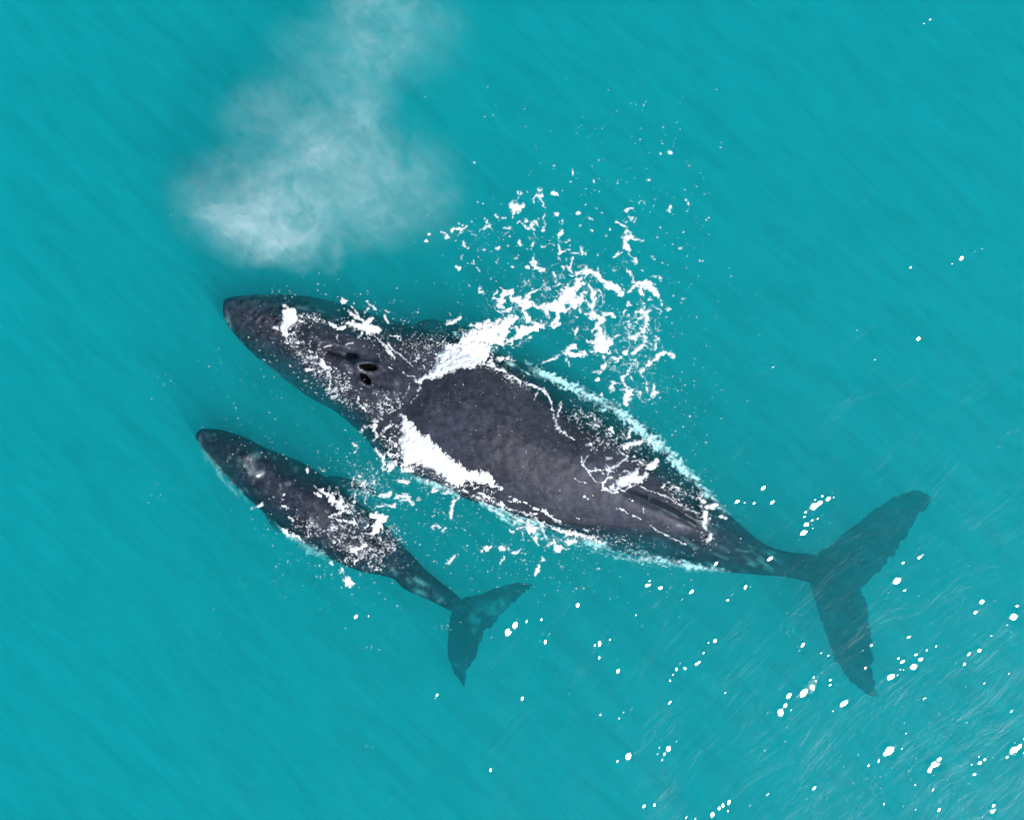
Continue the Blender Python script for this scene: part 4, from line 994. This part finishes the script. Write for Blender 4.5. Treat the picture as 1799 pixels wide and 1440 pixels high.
bubbles('faint pale bubble film added under the surface in place of the white jaw edge of the small calf',  # bubble film added to stand in for the pale jaw edge
        [(344, 764), (355, 789), (377, 818), (400, 846), (424, 872), (440, 888)], [3, 5, 6, 7, 6, 2], 0.10, 351, 0.85, (325, 745, 470, 910), 0.22)
bubbles('faint turquoise bubbles under the surface beside the rear of the small calf',
        [(484, 918), (508, 942), (534, 957), (572, 979), (600, 994)], [2, 6, 8, 8, 2], 0.12, 361, 0.6, (465, 900, 630, 1010), 0.4)

# --- scattered drops and flecks on open water
fs = Foam(230, 120, 1799, 1439, 1.0, 171); fs.fray = 0.3; fs.hole = 0
r = np.random.default_rng(3)
for n, cx, cy, rx, ry in ((14, 290, 670, 16, 10), (26, 420, 690, 40, 28), (10, 380, 650, 14, 12), (14, 280, 855, 14, 16), (8, 140, 790, 6, 8), (30, 620, 820, 40, 25), (10, 840, 205, 40, 30), (24, 1060, 190, 90, 40), (18, 1200, 330, 25, 30), (20, 1300, 560, 40, 60),
                          (12, 1180, 690, 20, 40), (16, 1260, 760, 30, 50), (20, 1280, 900, 40, 20), (10, 1640, 40, 8, 6), (10, 650, 1140, 14, 5), (12, 770, 1100, 20, 6), (14, 560, 1010, 30, 16), (12, 1440, 900, 14, 30), (40, 1500, 1290, 110, 60), (40, 1640, 1330, 90, 70), (30, 1690, 1200, 70, 60),
                          (20, 1540, 1380, 60, 40), (14, 1390, 1100, 16, 50), (10, 1180, 1040, 60, 10), (8, 955, 1120, 10, 12), (8, 650, 1310, 5, 4), (14, 1210, 450, 30, 60), (20, 500, 690, 60, 40), (8, 330, 420, 30, 30), (10, 470, 480, 60, 10)):
    fs.scatter(n, cx, cy, rx, ry, 0, 0.45, 1.35, seed=n + cx + cy)
fs.build('spray_drops', MAT_FOAM, 'tiny white drops and flecks scattered over the open water', thick=0.01)
bpy.data.objects['spray_drops']['category'] = 'spray'

# ------------------------------------------------------------------ the blow: a drifting cloud of mist above the water
BL = [  # px, py, z, rx, ry (px), rz (m), weight
    (465, 385, 1.2, 135, 100, 0.95, 0.78), (440, 425, 1.0, 95, 66, 0.7, 0.62), (505, 435, 0.9, 110, 58, 0.6, 0.60), (395, 345, 1.3, 135, 110, 0.9, 0.26),
    (560, 330, 1.5, 165, 135, 1.1, 0.36), (590, 245, 1.7, 125, 105, 1.0, 0.36), (700, 330, 1.6, 150, 125, 1.0, 0.30), (490, 225, 1.7, 140, 125, 1.0, 0.22),
    (640, 150, 1.9, 95, 120, 0.9, 0.24), (655, 50, 2.0, 120, 120, 0.9, 0.25), (730, 60, 2.0, 120, 130, 0.9, 0.12), (560, 100, 1.9, 120, 110, 0.8, 0.15), (582, 435, 0.7, 26, 66, 0.35, 0.55),
    (655, -40, 2.0, 140, 110, 0.9, 0.22), (550, 428, 0.75, 70, 24, 0.35, 0.35), (640, 400, 1.2, 110, 70, 0.7, 0.10),
]
def build_blow():
    pieces = []
    for px, py, z, rx, ry, rz, w in BL:
        pieces.append(ellipsoid(P(px, py, z), (rx * S * 1.0, ry * S * 1.0, rz * 1.0), 20, 28))
    me = fuse('blow', pieces, 0.09, 8)
    m, nt, out = new_mat('mist')
    geo = N(nt, 'ShaderNodeNewGeometry'); pos = geo.outputs['Position']
    # wispy swirl of the lookup point
    wn1 = N(nt, 'ShaderNodeTexNoise'); wn1.inputs['Scale'].default_value = 0.9; wn1.inputs['Detail'].default_value = 3
    nt.links.new(pos, wn1.inputs['Vector'])
    wv = N(nt, 'ShaderNodeVectorMath', operation='SUBTRACT'); nt.links.new(wn1.outputs['Color'], wv.inputs[0]); wv.inputs[1].default_value = (0.5, 0.5, 0.5)
    wm = N(nt, 'ShaderNodeVectorMath', operation='MULTIPLY_ADD'); nt.links.new(wv.outputs[0], wm.inputs[0]); wm.inputs[1].default_value = (1.1, 1.1, 0.5); nt.links.new(pos, wm.inputs[2])
    tot = None
    for px, py, z, rx, ry, rz, w in BL:
        c = P(px, py, z)
        sb_ = N(nt, 'ShaderNodeVectorMath', operation='SUBTRACT'); nt.links.new(wm.outputs[0], sb_.inputs[0]); sb_.inputs[1].default_value = c
        dv = N(nt, 'ShaderNodeVectorMath', operation='DIVIDE'); nt.links.new(sb_.outputs[0], dv.inputs[0]); dv.inputs[1].default_value = (rx * S * 0.97, ry * S * 0.97, rz * 0.97)
        dt = N(nt, 'ShaderNodeVectorMath', operation='DOT_PRODUCT'); nt.links.new(dv.outputs[0], dt.inputs[0]); nt.links.new(dv.outputs[0], dt.inputs[1])
        v = math_n(nt, 'SUBTRACT', 1.0, dt.outputs['Value'], clamp=True)
        v = math_n(nt, 'MULTIPLY', math_n(nt, 'MULTIPLY', v, v), w)
        tot = v if tot is None else math_n(nt, 'ADD', tot, v)
    nz = noise(nt, wm.outputs[0], 1.9, 6, 0.66, 0.7)
    nzr = ramp(nt, nz, [(0.32, 0.12), (0.5, 0.7), (0.70, 2.1)])
    nf = ramp(nt, noise(nt, wm.outputs[0], 5.5, 4, 0.6, 1.2), [(0.36, 0.2), (0.64, 1.85)])
    d = math_n(nt, 'MULTIPLY', math_n(nt, 'MULTIPLY', math_n(nt, 'MULTIPLY', tot, nzr), nf), BLOW_DENS)
    sc = N(nt, 'ShaderNodeVolumeScatter'); sc.inputs['Color'].default_value = (0.80, 0.98, 0.98, 1)
    sc.inputs['Anisotropy'].default_value = 0.0
    nt.links.new(d, sc.inputs['Density'])
    nt.links.new(sc.outputs[0], out.inputs['Volume'])
    o = link('whale_blow', me, m)
    tag(o, 'pale cloud of misty breath drifting over the water above the whale head', 'mist')
    return o
BLOW_DENS = 0.9
build_blow()
